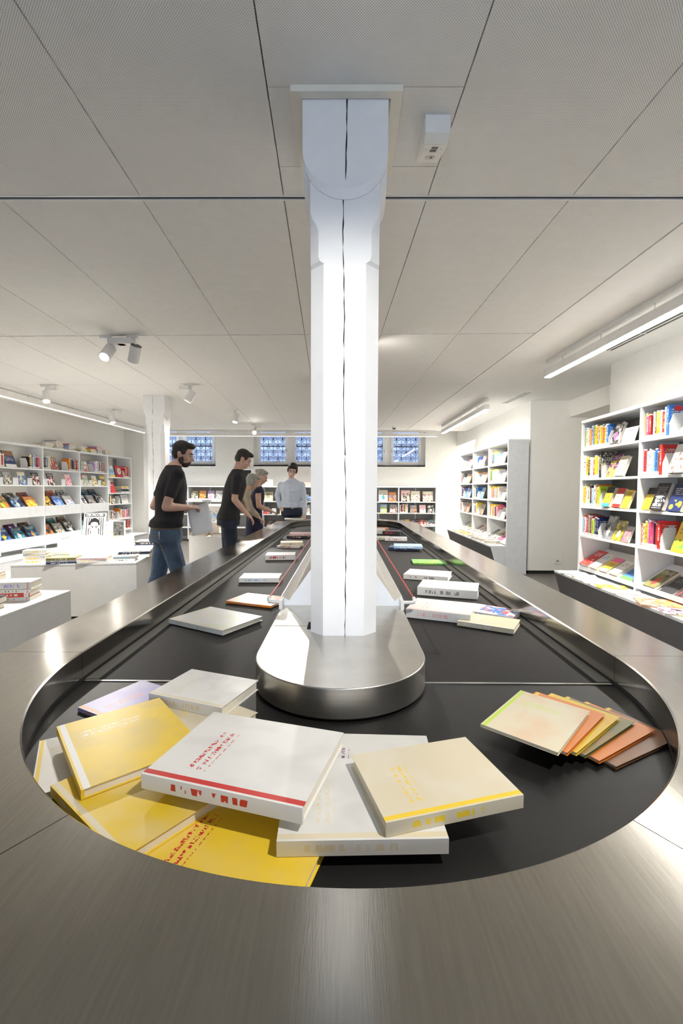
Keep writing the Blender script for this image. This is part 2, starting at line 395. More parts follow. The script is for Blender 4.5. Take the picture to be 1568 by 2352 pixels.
def spotlight(x, y, aim, label, power=SPOT_W, side=-1, spread=70, blend=.7):
    """track spotlight: adapter, driver box, arm, head with lens; aim = world point"""
    t = empty('track_spotlight', (x, y, CEIL)); tag(t, label, 'spotlight', 'white track spotlights on the ceiling')
    B('track_adapter', (-.075, .03, -.016, .016, -.028, 0.0), LAMPW, t)
    B('driver_box', (side * .16 if side < 0 else .02, side * .16 if side > 0 else -.02, -.035, .035, -.085, -.03), LAMPW, t, bevel=.003)
    MB().tube([(0, 0, -.02), (0, 0, -.11)], .011, 8).build('arm', LAMPW, t)
    d = (Vector(aim) - Vector((x, y, CEIL - .15))).normalized()
    q = d.to_track_quat('-Z', 'Y').to_matrix().to_4x4(); hm = Matrix.Translation((0, 0, -.145)) @ q
    n = 24; prof = [(0.0, 0.055), (0.049, .055), (0.05, .05), (0.05, -.10), (.047, -.104), (.041, -.104), (.041, -.085), (0.0, -.085)]
    mb = MB()
    fr = [(lambda r, z, a=2 * PI * k / n: hm @ Vector((r * math.cos(a), r * math.sin(a), z))) for k in range(n)]
    for j in range(1, len(prof) - 1): pass
    o0 = 0
    for k in range(n):
        for (r, z) in prof[1:-1]: mb.v.append(tuple(fr[k](r, z)))
    m_ = len(prof) - 2
    for k in range(n):
        for j in range(m_ - 1):
            a = k * m_ + j; b = ((k + 1) % n) * m_ + j
            mb.f.append((a, a + 1, b + 1, b)); mb.m.append(0)
    mb.f.append(tuple(k * m_ for k in range(n))); mb.m.append(1)
    mb.build('head', [LAMPW, BLACKG], t, smooth=35)
    mb = MB(); mb.v = [tuple(hm @ Vector((.0405 * math.cos(2 * PI * k / n), .0405 * math.sin(2 * PI * k / n), -.088))) for k in range(n)]
    mb.f = [tuple(range(n))[::-1]]; mb.m = [0]; mb.build('lens', SPOTE, t)
    ld = bpy.data.lights.new('spot', 'SPOT'); ld.energy = power; ld.spot_size = math.radians(spread); ld.spot_blend = blend; ld.shadow_soft_size = .035; ld.color = (1.0, .955, .88)
    lo = link('spot', ld, t); lo.matrix_local = hm @ Matrix.Translation((0, 0, -.11))
ty = lambda i, x: rowy(i, x)
spotlight(-2.20, ty(4, -2.2), (-2.3, 2.6, 0.9), 'white ceiling spotlight shining toward the camera, nearest on the left', side=1)
spotlight(-1.95, ty(4, -1.95), (-2.9, 5.3, .7), 'white ceiling spotlight showing its dark open back end', side=-1)
spotlight(-4.10, ty(5, -4.1), (-3.6, 5.4, .6), 'leftmost white ceiling spotlight, above the near end of the left bookcase', side=1)
spotlight(-2.09, ty(5, -2.09), (-3.2, 6.1, .6), 'white ceiling spotlight right of the distant post, tilted to the left', side=-1)
spotlight(-4.18, ty(6, -4.18), (-3.7, 7.9, .6), 'white ceiling spotlight just left of the distant white post', side=1)
spotlight(-1.94, ty(6, -1.94), (-2.1, 7.6, .9), 'small white ceiling spotlight above the standing visitors', side=-1)
spotlight(-1.98, ty(7, -1.98), (-1.9, 7.2, .9), 'farthest small ceiling spotlight, shining toward the camera', side=1)
spotlight(0.05, -1.69, (-0.004, 1.72, 1.57), 'ceiling spotlight behind the camera aimed at the big timber post', power=150, spread=28, blend=.85)
spotlight(0.95, 0.30, (-.05, .98, .7), 'added unseen fill spotlight above the camera aimed at the turning belt', power=38, spread=52, blend=.9)  # added fill lamp, out of view, brightens the books on the belt
spotlight(0.16, ty(4, .16), (3.3, 7.3, 1.0), 'ceiling spotlight hidden behind the big post, aimed at the right pier', power=95, spread=60)
spotlight(-0.25, ty(5, -.25), (-.3, 4.2, .7), 'ceiling spotlight hidden behind the big post, over the left belt', power=40, spread=85)


# air vents in the plaster soffit, smoke detector, socket box
def vent(x0, y0, x1, y1, label):
    a = math.atan2(y1 - y0, x1 - x0); L = math.hypot(x1 - x0, y1 - y0)
    t = empty('air_vent', (x0, y0, CEIL), a); tag(t, label, 'vent', 'slot air vents in the ceiling margin')
    B('frame', (-.05, L + .05, -.055, .055, -.003, .001), LAMPW, t)
    for s in (-1, 1):
        for k in range(2):
            B('slot', (k * L / 2 + .01, (k + 1) * L / 2 - .01, s * .024 - .011, s * .024 + .011, -.0045, -.001), BLACKG, t)
vent(2.601, 7.545, 2.655, 6.705, 'small slot air vent in the ceiling left of the wall pier')
vent(2.655, 4.70, 2.70, 3.70, 'long slot air vent in the ceiling beside the nearest strip lamp')
t = empty('smoke_detector', (1.106, 10.4, CEIL)); tag(t, 'round white smoke detector on the far ceiling', 'smoke detector')
MB().tube([(0, 0, 0), (0, 0, -.03), (0, 0, -.032)], [.055, .055, .045], 20).build('base', WPLAS, t, smooth=40)
MB().tube([(0, 0, -.032), (0, 0, -.06)], [.04, .03], 20).build('sensor', GREYP, t, smooth=40)
t = empty('socket_box', (0.345, 1.79, CEIL)); tag(t, 'white box with two data ports and a power socket under the ceiling', 'socket box')
MB().prism([(0.0, -.066), (.04, -.08), (.24, -.012), (.24, 0), (0, 0)], 'x', -.048, .048).build('body', WPLAS, t, bevel=.003)
sl = math.atan2(.068, .20)
FM = Matrix.Translation((0, .04, -.08)) @ Matrix.Rotation(sl, 4, 'X')
def onf(name, x0, x1, y0, y1, d, m): MB().box(x0, x1, y0, y1, -d, .001, M=FM).build(name, m, t)
onf('faceplate', -.040, .040, .008, .20, .0015, WPLAS)
onf('data_port', -.010, .014, .025, .045, .003, BLACKG); onf('data_port', -.012, .012, .055, .075, .003, BLACKG)
for sx in (-.032, .03): onf('screw', sx - .003, sx + .003, .045, .051, .003, CHROME)
MB().tube([FM @ Vector((0, .14, -.0005)), FM @ Vector((0, .14, -.004))], .022, 6).build('power_socket', mat('socket_shade', (.62, .60, .55), .5), t)
MB().tube([FM @ Vector((0.004, .132, -.003)), FM @ Vector((0.004, .132, -.006))], .005, 8).build('socket_hole', BLACKG, t)
t = empty('wall_socket', (3.42, 7.3, .16)); tag(t, 'small white power socket low on the right wall pier', 'socket')
B('plate', (-.05, .05, -.012, 0, 0, .1), WPLAS, t); B('socket_hole', (-.015, .015, -.016, -.010, .04, .055), GREYP, t)

# ------------------------------------------------------------------ timber posts
def timber_post(cx, yf, w, dpt, zb, label, crackx, seed, rz=0.0):
    """square post, chamfered shaft, tongue-shaped capital plates; yf = front face y"""
    t = empty('timber_post', (cx, yf + dpt / 2, 0), rz); tag(t, label, 'post')
    hw, hd = w / 2, dpt / 2
    def octo(c, e=0.0): return [(-hw + c - e, -hd - e), (hw - c + e, -hd - e), (hw + e, -hd + c - e), (hw + e, hd - c + e), (hw - c + e, hd + e), (-hw + c - e, hd + e), (-hw - e, hd - c + e), (-hw - e, -hd + c - e)]
    mb = MB()
    levels = [(zb, .050), (2.165, .050), (2.175, .052), (2.185, .036), (2.20, .031), (2.29, .031), (2.315, .022), (2.335, .008), (2.36, .0015), (CEIL + .04, .0015)]
    n = 8; o = 0
    for (z, c) in levels:
        for (x, y) in octo(c): mb.v.append((x, y, z))
    for i in range(len(levels) - 1):
        for k in range(n):
            a = i * n + k; b = i * n + (k + 1) % n; mb.f.append((a, b, b + n, a + n)); mb.m.append(0)
    mb.build('shaft', WPAINT, t)
    # capital: tongue plates on four sides
    th = .026; tf = .013; W2 = hw + th
    def tongue(hw2, zs, zb2, zt):
        pts = [(-hw2, zt)]
        n2 = 18
        for k in range(n2 + 1):
            a = PI + PI * k / n2; pts.append((hw2 * math.cos(a), zs + (zs - zb2) * math.sin(a)))
        pts.append((hw2, zt)); return pts
    for (ang, half, off, th_) in ((0, W2, hd, tf), (PI, W2, hd, tf), (PI / 2, hd + tf - .002, hw - .001, th), (-PI / 2, hd + tf - .002, hw - .001, th)):
        R = Matrix.Rotation(ang, 4, 'Z')
        front = tongue(half, 2.565, 2.435, CEIL + .03); back = tongue(half, 2.55, 2.40, CEIL + .03)
        mb = MB(); k = len(front)
        vs = [(x, -off - th_, z) for x, z in front] + [(x, -off - .004, z) for x, z in back] + [(x, -off + .01, z) for x, z in back]
        fs = [tuple(range(k))[::-1]] + [(i, (i + 1) % k, k + (i + 1) % k, k + i) for i in range(k)] + [(k + i, k + (i + 1) % k, 2 * k + (i + 1) % k, 2 * k + i) for i in range(k)]
        fs = [f[::-1] for f in fs]
        mb.add(vs, fs, 0, R).build('capital_face', WPAINT, t)
    rnd = random.Random(seed)
    def crack(pts, yoff, wmax):
        mb = MB(); n = len(pts)
        for (x, z) in pts:
            ww = wmax * rnd.uniform(.12, 1.0); mb.v.append((x - ww, yoff, z)); mb.v.append((x + ww, yoff, z))
        for i in range(n - 1): mb.f.append((2 * i, 2 * i + 1, 2 * i + 3, 2 * i + 2)); mb.m.append(0)
        mb.v += [(x, y + .002, z) for x, y, z in mb.v]
        mb.build('crack', DARK, t)
    z = CEIL; pts = []; x = crackx + .01
    while z > 2.44: pts.append((x, z)); z -= .03; x += rnd.uniform(-.0015, .0012)
    crack(pts, -hd - tf - .0012, .0032)
    z = 2.40; pts = []; x = crackx - .003
    while z > zb + .02:
        pts.append((x, z)); z -= .028; x += rnd.uniform(-.0016, .0016)
    crack(pts[:34], -hd - .0012, .0030); crack(pts[33:], -hd - .0012, .0024)
    return t
timber_post(-0.004, 1.712, 0.256, 0.27, 0.0, 'large white painted cracked timber post rising through the conveyor island', -.004, 3)
timber_post(-2.90, 6.96, 0.268, 0.28, 0.0, 'distant white painted timber post behind the man in black', -.03, 5)
tr = empty('trim_1', (0, 0, CEIL)); tag(tr, kind='structure')
fo, fi = (-.198, .199, 1.664, 2.072), (-.160, .158, 1.696, 2.03)
MB().box(fo[0], fo[1], fo[2], fi[2], -.022, .01).box(fo[0], fo[1], fi[3], fo[3], -.022, .01).box(fo[0], fi[0], fi[2], fi[3], -.022, .01).box(fi[1], fo[1], fi[2], fi[3], -.022, .01).build('collar_frame', CREAM, tr)
MB().box(fi[0], fi[0] + .004, fi[2], fi[3], -.01, .06).box(fi[1] - .004, fi[1], fi[2], fi[3], -.01, .06).box(fi[0], fi[1], fi[3] - .004, fi[3], -.01, .06).build('collar_lining', CREAM, tr)

# ------------------------------------------------------------------ conveyor carousel
CX, Y0, Y1 = 0.01, 1.52, 7.47
RI, RO = 0.905, 1.172
TOP, BZ = 0.79, 0.692
car = empty('book_conveyor', (0, 0, 0)); tag(car, 'long oval stainless steel conveyor carousel with dark belt', 'conveyor')
prof = [(RI, .702), (RI + .012, .702), (RI + .012, .766), (RO - .02, .766), (RO - .02, .10), (RO, .10), (RO, TOP - .004), (RO - .004, TOP), (RI + .004, TOP), (RI, TOP - .004)]
def fr_line(s, y): return lambda r, z: (CX + s * r, y, z)
def fr_arc(cy, a): return lambda r, z: (CX + r * math.cos(a), cy + r * math.sin(a), z)
mods = [Y0 + (Y1 - Y0) * k / 4 for k in range(5)]
for s in (-1, 1):
    for k in range(4):
        MB().sweep([fr_line(s, mods[k] + .0008), fr_line(s, mods[k + 1] - .0008)], prof if s > 0 else prof[::-1]).build('counter_section', STEEL, car, smooth=30)
def arc_piece(cy, a0, a1, name):
    n = max(6, int((a1 - a0) / math.radians(2.5))); e = math.radians(.05)
    MB().sweep([fr_arc(cy, math.radians(a0) + e + (math.radians(a1 - a0) - 2 * e) * i / n) for i in range(n + 1)], prof[::-1]).build(name, STEEL, car, smooth=30)
for a0, a1 in ((180, 238), (238, 302), (302, 360)): arc_piece(Y0, a0, a1, 'counter_corner')
for a0, a1 in ((0, 60), (60, 120), (120, 180)): arc_piece(Y1, a0, a1, 'counter_corner')
# belts
IX, IH, IY0, IY1 = -0.013, 0.286, 1.535, 7.30
for s in (-1, 1):
    xa, xb = CX + s * (RI - .003), IX + s * (IH - .02)
    B('straight_belt', (min(xa, xb), max(xa, xb), Y0 + .004, Y1, BZ - .012, BZ), BELT, car)
    xe = CX + s * (RI - .05); xo = CX + s * (RI - .004)
    B('edge_strip', (min(xe, xo), max(xe, xo), Y0 + .01, Y1, BZ, BZ + .0025), mat('edge_grey', (.15, .145, .135), .5), car)
    xj = CX + s * RI * .995
    B('joint_strip', (min(xj, IX + s * IH), max(xj, IX + s * IH), Y0 - .009, Y0 + .001, BZ - .002, BZ + .0025), CHROME, car)
    # dark rubber lip at the foot of the skirt
    B('rubber_lip', (min(CX + s * (RI + .011), CX + s * (RI - .001)), max(CX + s * (RI + .011), CX + s * (RI - .001)), Y0, Y1, BZ - .01, .702), DARK, car)
def half_disc(cy, a0, a1, name, m):
    n = 48; pts = [(CX + (RI - .003) * math.cos(math.radians(a0 + (a1 - a0) * i / n)), cy + (RI - .003) * math.sin(math.radians(a0 + (a1 - a0) * i / n))) for i in range(n + 1)]
    MB().prism(pts, 'z', BZ - .012, BZ - .0005).build(name, m, car)
half_disc(Y0 - .006, 180, 360, 'turning_belt', BELTB); half_disc(Y1, 0, 180, 'turning_belt', BELTB)
MB().sweep([fr_arc(Y0, PI + PI * i / 60) for i in range(61)], [(RI + .011, BZ - .01), (RI - .001, BZ - .01), (RI - .001, .702), (RI + .011, .702)]).build('rubber_lip', DARK, car)
# island
def isl(ya, yb, front=False, back=False):
    pts = []
    if front:
        for i in range(41):
            a = PI + PI * i / 40; pts.append((IX + IH * math.cos(a), IY0 + IH * math.sin(a)))
        pts += [(IX + IH, yb), (IX - IH, yb)]
    elif back:
        pts = [(IX - IH, ya), (IX + IH, ya)] + [(IX + IH * math.cos(PI * i / 24), IY1 + IH * math.sin(PI * i / 24)) for i in range(25)]
    else: pts = [(IX - IH, ya), (IX + IH, ya), (IX + IH, yb), (IX - IH, yb)]
    MB().prism(pts, 'z', BZ + .008, TOP).build('island_section', STEELI, car, smooth=30, bevel=.003)
isl(0, 1.834, front=True); isl(1.8345, 2.166); isl(2.1665, 0, back=True)
B('island_shadow_gap', (IX - IH + .01, IX + IH - .01, IY0, IY1, BZ, BZ + .008), DARK, car)
MB().prism([(IX + (IH - .012) * math.cos(PI + PI * i / 30), IY0 + (IH - .012) * math.sin(PI + PI * i / 30)) for i in range(31)], 'z', BZ, BZ + .008).build('island_shadow_gap', DARK, car)
B('cut_out', (-.15, -.131, 1.79, 1.885, TOP - .01, TOP + .0012), DARK, car)
# raised trough along the island
LX, RX = IX - IH - .006, IX + IH + .004
sec = [(LX, TOP), (RX, TOP), (RX, .834), (RX - .004, .835), (RX - .036, .812), (.045, 1.10), (-.07, 1.10), (LX + .038, .812), (LX + .004, .835), (LX, .834)]
MB().prism(sec[::-1], 'y', 2.17, 7.1).build('display_trough', STEELI, car)
MB().prism([(x * 1.0, z) for x, z in sec][::-1], 'y', 2.163, 2.1695).build('trough_end_plate', mat('end_plate_white', (.74, .78, .84), .4), car)
for s in (-1, 1):
    x = LX if s < 0 else RX; o = s * .052
    MB().tube([(x - s * .004, 2.10, .822), (x + o * .6, 2.10, .822), (x + o * .9, 2.102, .824), (x + o, 2.115, .828), (x + o, 2.14, .833)], .0085, 10).build('end_hook', WPLAS, car, smooth=60)
    MB().tube([(x + o, 2.135, .833), (x + o, 7.05, .833)], .0035, 6).build('red_cord', REDC, car)
    MB().tube([(x + o, 7.03, .833), (x + o, 7.06, .833), (x + o * .8, 7.075, .833), (x, 7.075, .833)], .0085, 8).build('end_hook', WPLAS, car, smooth=60)
    B('hook_mount', (min(x, x - s * .015), max(x, x - s * .015), 2.088, 2.165, .79, .83), WPLAS, car)
for k in range(6):
    for s in (-1, 1):
        B('foot', (CX + s * 1.05 - .05, CX + s * 1.05 + .05, Y0 + k * 1.18 - .05, Y0 + k * 1.18 + .05, 0, .10), GREYP, car)

# ------------------------------------------------------------------ books
COLS = {'y': ('yellow', (.86, .60, .04)), 'w': ('white', (.80, .79, .76)), 'r': ('red', (.58, .035, .03)), 'o': ('orange', (.80, .24, .03)),
        'k': ('black', (.02, .02, .022)), 'b': ('blue', (.05, .20, .60)), 'n': ('navy', (.02, .035, .13)), 'g': ('green', (.12, .40, .08)),
        'l': ('lime', (.52, .72, .08)), 'p': ('pink', (.78, .12, .32)), 'v': ('purple', (.16, .03, .14)), 't': ('teal', (.06, .34, .38)),
        'c': ('cream', (.74, .66, .48)), 'e': ('grey', (.30, .30, .31)), 'm': ('brown', (.24, .11, .05)), 's': ('pale blue', (.34, .56, .80)),
        'i': ('lilac', (.42, .38, .70)), 'd': ('olive', (.20, .19, .05)), 'h': ('rose', (.80, .50, .50))}
ORD = ['first', 'second', 'third', 'fourth', 'fifth', 'sixth', 'seventh', 'eighth', 'ninth', 'tenth', 'eleventh', 'twelfth', 'thirteenth', 'fourteenth',
       'fifteenth', 'sixteenth', 'seventeenth', 'eighteenth', 'nineteenth', 'twentieth', 'twenty-first', 'twenty-second', 'twenty-third']
COVERS = {}
def cover(a, b='w', c='e', style='plain', sticker=0):
    """printed cover: base colour a, accents b, c. Generated coords: x spine->edge, y foot->head, z back->front."""
    key = (a, b, c, style, sticker)
    if key in COVERS: return COVERS[key]
    A, Bc, Cc = COLS[a][1], COLS[b][1], COLS[c][1]
    m = bpy.data.materials.new('cover_%s_%s' % (COLS[a][0].replace(' ', '_'), style)); m.use_nodes = True; nt = m.node_tree; L = nt.links
    bs = nt.nodes['Principled BSDF']; bs.inputs['Roughness'].default_value = .38
    tc = nn(nt, 'ShaderNodeTexCoord'); oi = nn(nt, 'ShaderNodeObjectInfo')
    sp = nn(nt, 'ShaderNodeSeparateXYZ'); L.new(tc.outputs['Generated'], sp.inputs[0]); x, y, z = sp.outputs
    mp = nn(nt, 'ShaderNodeMapping'); L.new(tc.outputs['Generated'], mp.inputs[0])
    cb = nn(nt, 'ShaderNodeCombineXYZ'); r10 = mathn(nt, 'MULTIPLY', oi.outputs['Random'], 37.0); L.new(r10, cb.inputs[0]); L.new(r10, cb.inputs[1]); L.new(cb.outputs[0], mp.inputs['Location'])
    def noise(scale, detail=3, sx=1, sy=1):
        m2 = nn(nt, 'ShaderNodeMapping'); L.new(mp.outputs[0], m2.inputs[0]); m2.inputs['Scale'].default_value = (sx, sy, .02)
        n = nn(nt, 'ShaderNodeTexNoise'); L.new(m2.outputs[0], n.inputs['Vector']); n.inputs['Scale'].default_value = scale; n.inputs['Detail'].default_value = detail; return n.outputs['Fac']
    def rng(v, lo, hi): return mathn(nt, 'MULTIPLY', mathn(nt, 'GREATER_THAN', v, lo), mathn(nt, 'LESS_THAN', v, hi))
    def AND(p, q): return mathn(nt, 'MULTIPLY', p, q)
    base = mixc(nt, mathn(nt, 'MULTIPLY', oi.outputs['Random'], .25), A, tuple(v * .72 for v in A))
    front = AND(mathn(nt, 'GREATER_THAN', z, .93), mathn(nt, 'GREATER_THAN', x, .02))
    letters = mathn(nt, 'GREATER_THAN', noise(26, 1, 1.0, .7), .50)
    rows = mathn(nt, 'GREATER_THAN', mathn(nt, 'FRACT', mathn(nt, 'MULTIPLY', y, 14)), .42)
    col = base
    if style == 'art':
        n1 = noise(3.2, 6); n2 = noise(6.5, 4)
        art = mixc(nt, mathn(nt, 'GREATER_THAN', n1, .5), base, Bc)
        art = mixc(nt, mathn(nt, 'GREATER_THAN', n2, .57), art, Cc)
        art = mixc(nt, mathn(nt, 'GREATER_THAN', noise(11, 2), .64), art, (.75, .72, .66))
        col = mixc(nt, AND(front, mathn(nt, 'LESS_THAN', y, .72)), col, art)
        ttl = AND(AND(front, rng(y, .76, .92)), AND(rng(x, .12, .88), AND(letters, rows)))
        col = mixc(nt, ttl, col, (.85, .83, .78))
    elif style == 'dark':
        n1 = noise(2.6, 5); art = mixc(nt, mathn(nt, 'MULTIPLY', mathn(nt, 'MAXIMUM', mathn(nt, 'SUBTRACT', n1, .46), 0.0), 6.0), base, Bc)
        dx = mathn(nt, 'SUBTRACT', x, .52); dy = mathn(nt, 'MULTIPLY', mathn(nt, 'SUBTRACT', y, .34), .8)
        blob = mathn(nt, 'ADD', mathn(nt, 'ADD', mathn(nt, 'MULTIPLY', dx, dx), mathn(nt, 'MULTIPLY', dy, dy)), mathn(nt, 'MULTIPLY', noise(7, 3), .12))
        art = mixc(nt, mathn(nt, 'LESS_THAN', blob, .085), art, Cc)
        col = mixc(nt, front, col, art)
        ttl = AND(AND(front, rng(y, .74, .93)), AND(rng(x, .1, .9), AND(letters, rows)))
        col = mixc(nt, ttl, col, (.78, .72, .55))
    elif style == 'band':
        col = mixc(nt, AND(front, mathn(nt, 'GREATER_THAN', y, .70)), col, Bc)
        col = mixc(nt, AND(front, mathn(nt, 'LESS_THAN', y, .18)), col, Cc)
        ttl = AND(AND(front, rng(y, .40, .62)), AND(rng(x, .14, .86), AND(letters, rows)))
        col = mixc(nt, ttl, col, (.05, .05, .05) if sum(A) > .6 else (.85, .85, .8))
    elif style == 'stripe':
        st = mathn(nt, 'GREATER_THAN', mathn(nt, 'FRACT', mathn(nt, 'MULTIPLY', x, 5)), .55)
        col = mixc(nt, AND(front, st), col, Bc)
        col = mixc(nt, AND(front, rng(x, .36, .50)), col, Cc)
    elif style == 'soft':
        col = mixc(nt, AND(front, mathn(nt, 'MULTIPLY', mathn(nt, 'SMOOTH_MIN', mathn(nt, 'MAXIMUM', mathn(nt, 'SUBTRACT', noise(2.2, 2), .45), 0.0), .2, .05), 1.1)), col, Cc)
        fine = mathn(nt, 'GREATER_THAN', noise(75, 1, 1.0, .6), .52)
        ttl = AND(AND(front, rng(y, .66, .80)), AND(rng(x, .16, .70), AND(fine, mathn(nt, 'GREATER_THAN', mathn(nt, 'FRACT', mathn(nt, 'MULTIPLY', y, 18)), .5))))
        col = mixc(nt, ttl, col, Bc)
        col = mixc(nt, AND(front, rng(x, .02, .07)), col, Bc)
    else:
        ttl = AND(AND(front, rng(y, .62, .86)), AND(rng(x, .14, .86), AND(letters, rows)))
        col = mixc(nt, ttl, col, Bc)
        col = mixc(nt, AND(front, AND(rng(y, .14, .42), mathn(nt, 'GREATER_THAN', noise(4, 4), .56))), col, Cc)
    spine = mathn(nt, 'LESS_THAN', x, .03)
    tl = AND(AND(spine, rng(y, .30, .86)), AND(rng(z, .28, .72), mathn(nt, 'GREATER_THAN', noise(30, 1, .02, 1.0), .5)))
    col = mixc(nt, tl, col, Bc)
    if sticker:
        col = mixc(nt, AND(mathn(nt, 'LESS_THAN', x, .16), rng(y, .02, .15)), col, (.82, .80, .78))
        col = mixc(nt, AND(AND(spine, rng(y, .05, .11)), mathn(nt, 'GREATER_THAN', noise(60, 1), .55)), col, (.6, .15, .12))
    if sticker == 2:
        col = mixc(nt, AND(mathn(nt, 'LESS_THAN', x, .2), mathn(nt, 'GREATER_THAN', y, .94)), col, (.85, .70, .05))
    if sticker == 1:
        col = mixc(nt, AND(mathn(nt, 'LESS_THAN', x, .10), mathn(nt, 'GREATER_THAN', y, .955)), col, (.80, .79, .77))
    L.new(col, bs.inputs['Base Color']); COVERS[key] = m; return m

def unit_book():
    mb = MB(); t = .06
    mb.box(0, 1, 0, 1, 0, t).box(0, 1, 0, 1, 1 - t, 1).box(0, .025, 0, 1, t, 1 - t)
    c = mb.mesh('cover', PAPER); p = MB().box(.025, .97, .015, .985, t, 1 - t).mesh('pages', PAGES); return c, p
BC, BP = unit_book()
NBOOK = [0]
def book(M, w, h, t, m, label, group=None, name='book', cat='book', pages=True):
    """M: 4x4 placing the book corner (spine foot back); axes x=width y=height z=thickness"""
    o = bpy.data.objects.new(name, BC); COL.objects.link(o)
    o.material_slots[0].link = 'OBJECT'; o.material_slots[0].material = m
    o.matrix_world = M @ Matrix.Diagonal((w, h, t, 1)); tag(o, label, cat, group)
    p = bpy.data.objects.new('pages', BP); COL.objects.link(p); p.parent = o
    NBOOK[0] += 1; return o
def frame(origin, rz): return Matrix.Translation(origin) @ Matrix.Rotation(rz, 4, 'Z')
STAND = Matrix(((0, 0, 1, 0), (1, 0, 0, 0), (0, 1, 0, 0), (0, 0, 0, 1)))       # spine out: bx->d, by->z, bz->s
FACE = Matrix(((1, 0, 0, 0), (0, 0, -1, 0), (0, 1, 0, 0), (0, 0, 0, 1)))       # cover out: bx->s, by->z, bz->-d
bend_me = None
def bookend(F, s, d, z, label, hgt=.15):
    global bend_me
    if bend_me is None:
        bend_me = MB().prism([(0.0, 0), (.125, 0), (.125, 1), (.03, 1), (0.0, .55)], 'x', -.002, .002).box(-.07, .0, .02, .125, 0, .012).mesh('bookend', WPLAS)
    o = link('bookend', bend_me); o.matrix_world = F @ Matrix.Translation((s, d, z)) @ Matrix.Diagonal((1, 1, hgt, 1)); tag(o, label, 'bookend', 'white metal bookends on the shelves')
def row(F, s, d, z, spec, where, hgt=.20, th=.024, wdt=.14, sticker=1, seed=0, lean=0, n0=0, end=None):
    """spec: colour letters of upright spines from left to right; returns s after the row. where e.g. 'top shelf, far bay, nearest right bookcase'"""
    R = random.Random(seed); n = n0
    for ch in spec:
        t = th * R.uniform(.65, 1.35); h = hgt * R.uniform(.88, 1.10); dd = d + R.uniform(-.004, .012)
        if ch == ' ': s += .03; continue
        acc = R.choice('wwkyr' if ch != 'w' else 'krbno')
        book(F @ Matrix.Translation((s, dd, z)) @ STAND, wdt * R.uniform(.92, 1.08), h, t, cover(ch, acc, R.choice('rbye'), 'plain', sticker),
             '%s spine, %s book from left, %s' % (COLS[ch][0], ORD[n], where), 'upright books, ' + where)
        s += t + .0012; n += 1
    if end: bookend(F, s + .004, d + .005, z, 'white bookend closing the upright row, ' + where)
    return s
def face(F, s, d, z, w, h, t, m, label, tilt=18, group=None, rz=0, back=False):
    kind = 'paperback' if F is FR1 else 'comic_book'  # kind name is set by the bookcase, not by the book itself
    M = F @ Matrix.Translation((s, d, z)) @ Matrix.Rotation(math.radians(rz), 4, 'Z') @ Matrix.Rotation(math.radians(-tilt), 4, 'X') @ FACE
    return book(M, w, h, t, m, label, group, kind, kind.replace('_', ' '))
def flat(x, y, z, w, h, t, rz, m, label, group=None, name='paperback'):  # default name for any lying book, atlases and magazines too
    """lying flat, centred at x,y with base z"""
    M = Matrix.Translation((x, y, z)) @ Matrix.Rotation(math.radians(rz), 4, 'Z') @ Matrix.Translation((-w / 2, -h / 2, 0))
    return book(M, w, h, t, m, label, group, name, name.replace('_', ' '))
def letter(o_book, txt, size, x, y, m, w, h, t, bold=0.0, rot=0, sp=1.0):
    """raised lettering on the front of a book, as a part of it (book has non-uniform scale)"""
    me = text_mesh(txt, size, .0004, sp, bold)
    S2 = Matrix.Diagonal((1 / w, 1 / h, 1 / t, 1)); me.transform(S2 @ Matrix.Translation((x, y, t + .0006)) @ Matrix.Rotation(rot, 4, 'Z'))
    me.materials.clear(); me.materials.append(m); return link('lettering', me, o_book)
def decal(o_book, w, h, t, pts, m, name='printed_shape', lift=.0005):
    me = MB().prism([(x / w, y / h) for x, y in pts], 'z', 1.0 + .00005 / t, 1.0 + lift / t).mesh(name, m); return link(name, me, o_book)
INK = mat('print_black', (.015, .015, .015), .6); INKW = mat('print_white', (.84, .83, .80), .6); INKR = mat('print_red', (.62, .03, .03), .5)
INKG = mat('print_grey', (.35, .33, .36), .6); INKY = mat('print_yellow', (.80, .62, .05), .5); INKS = mat('print_skin_grey', (.70, .68, .64), .6); INKB = mat('print_blue', (.05, .2, .65), .6)

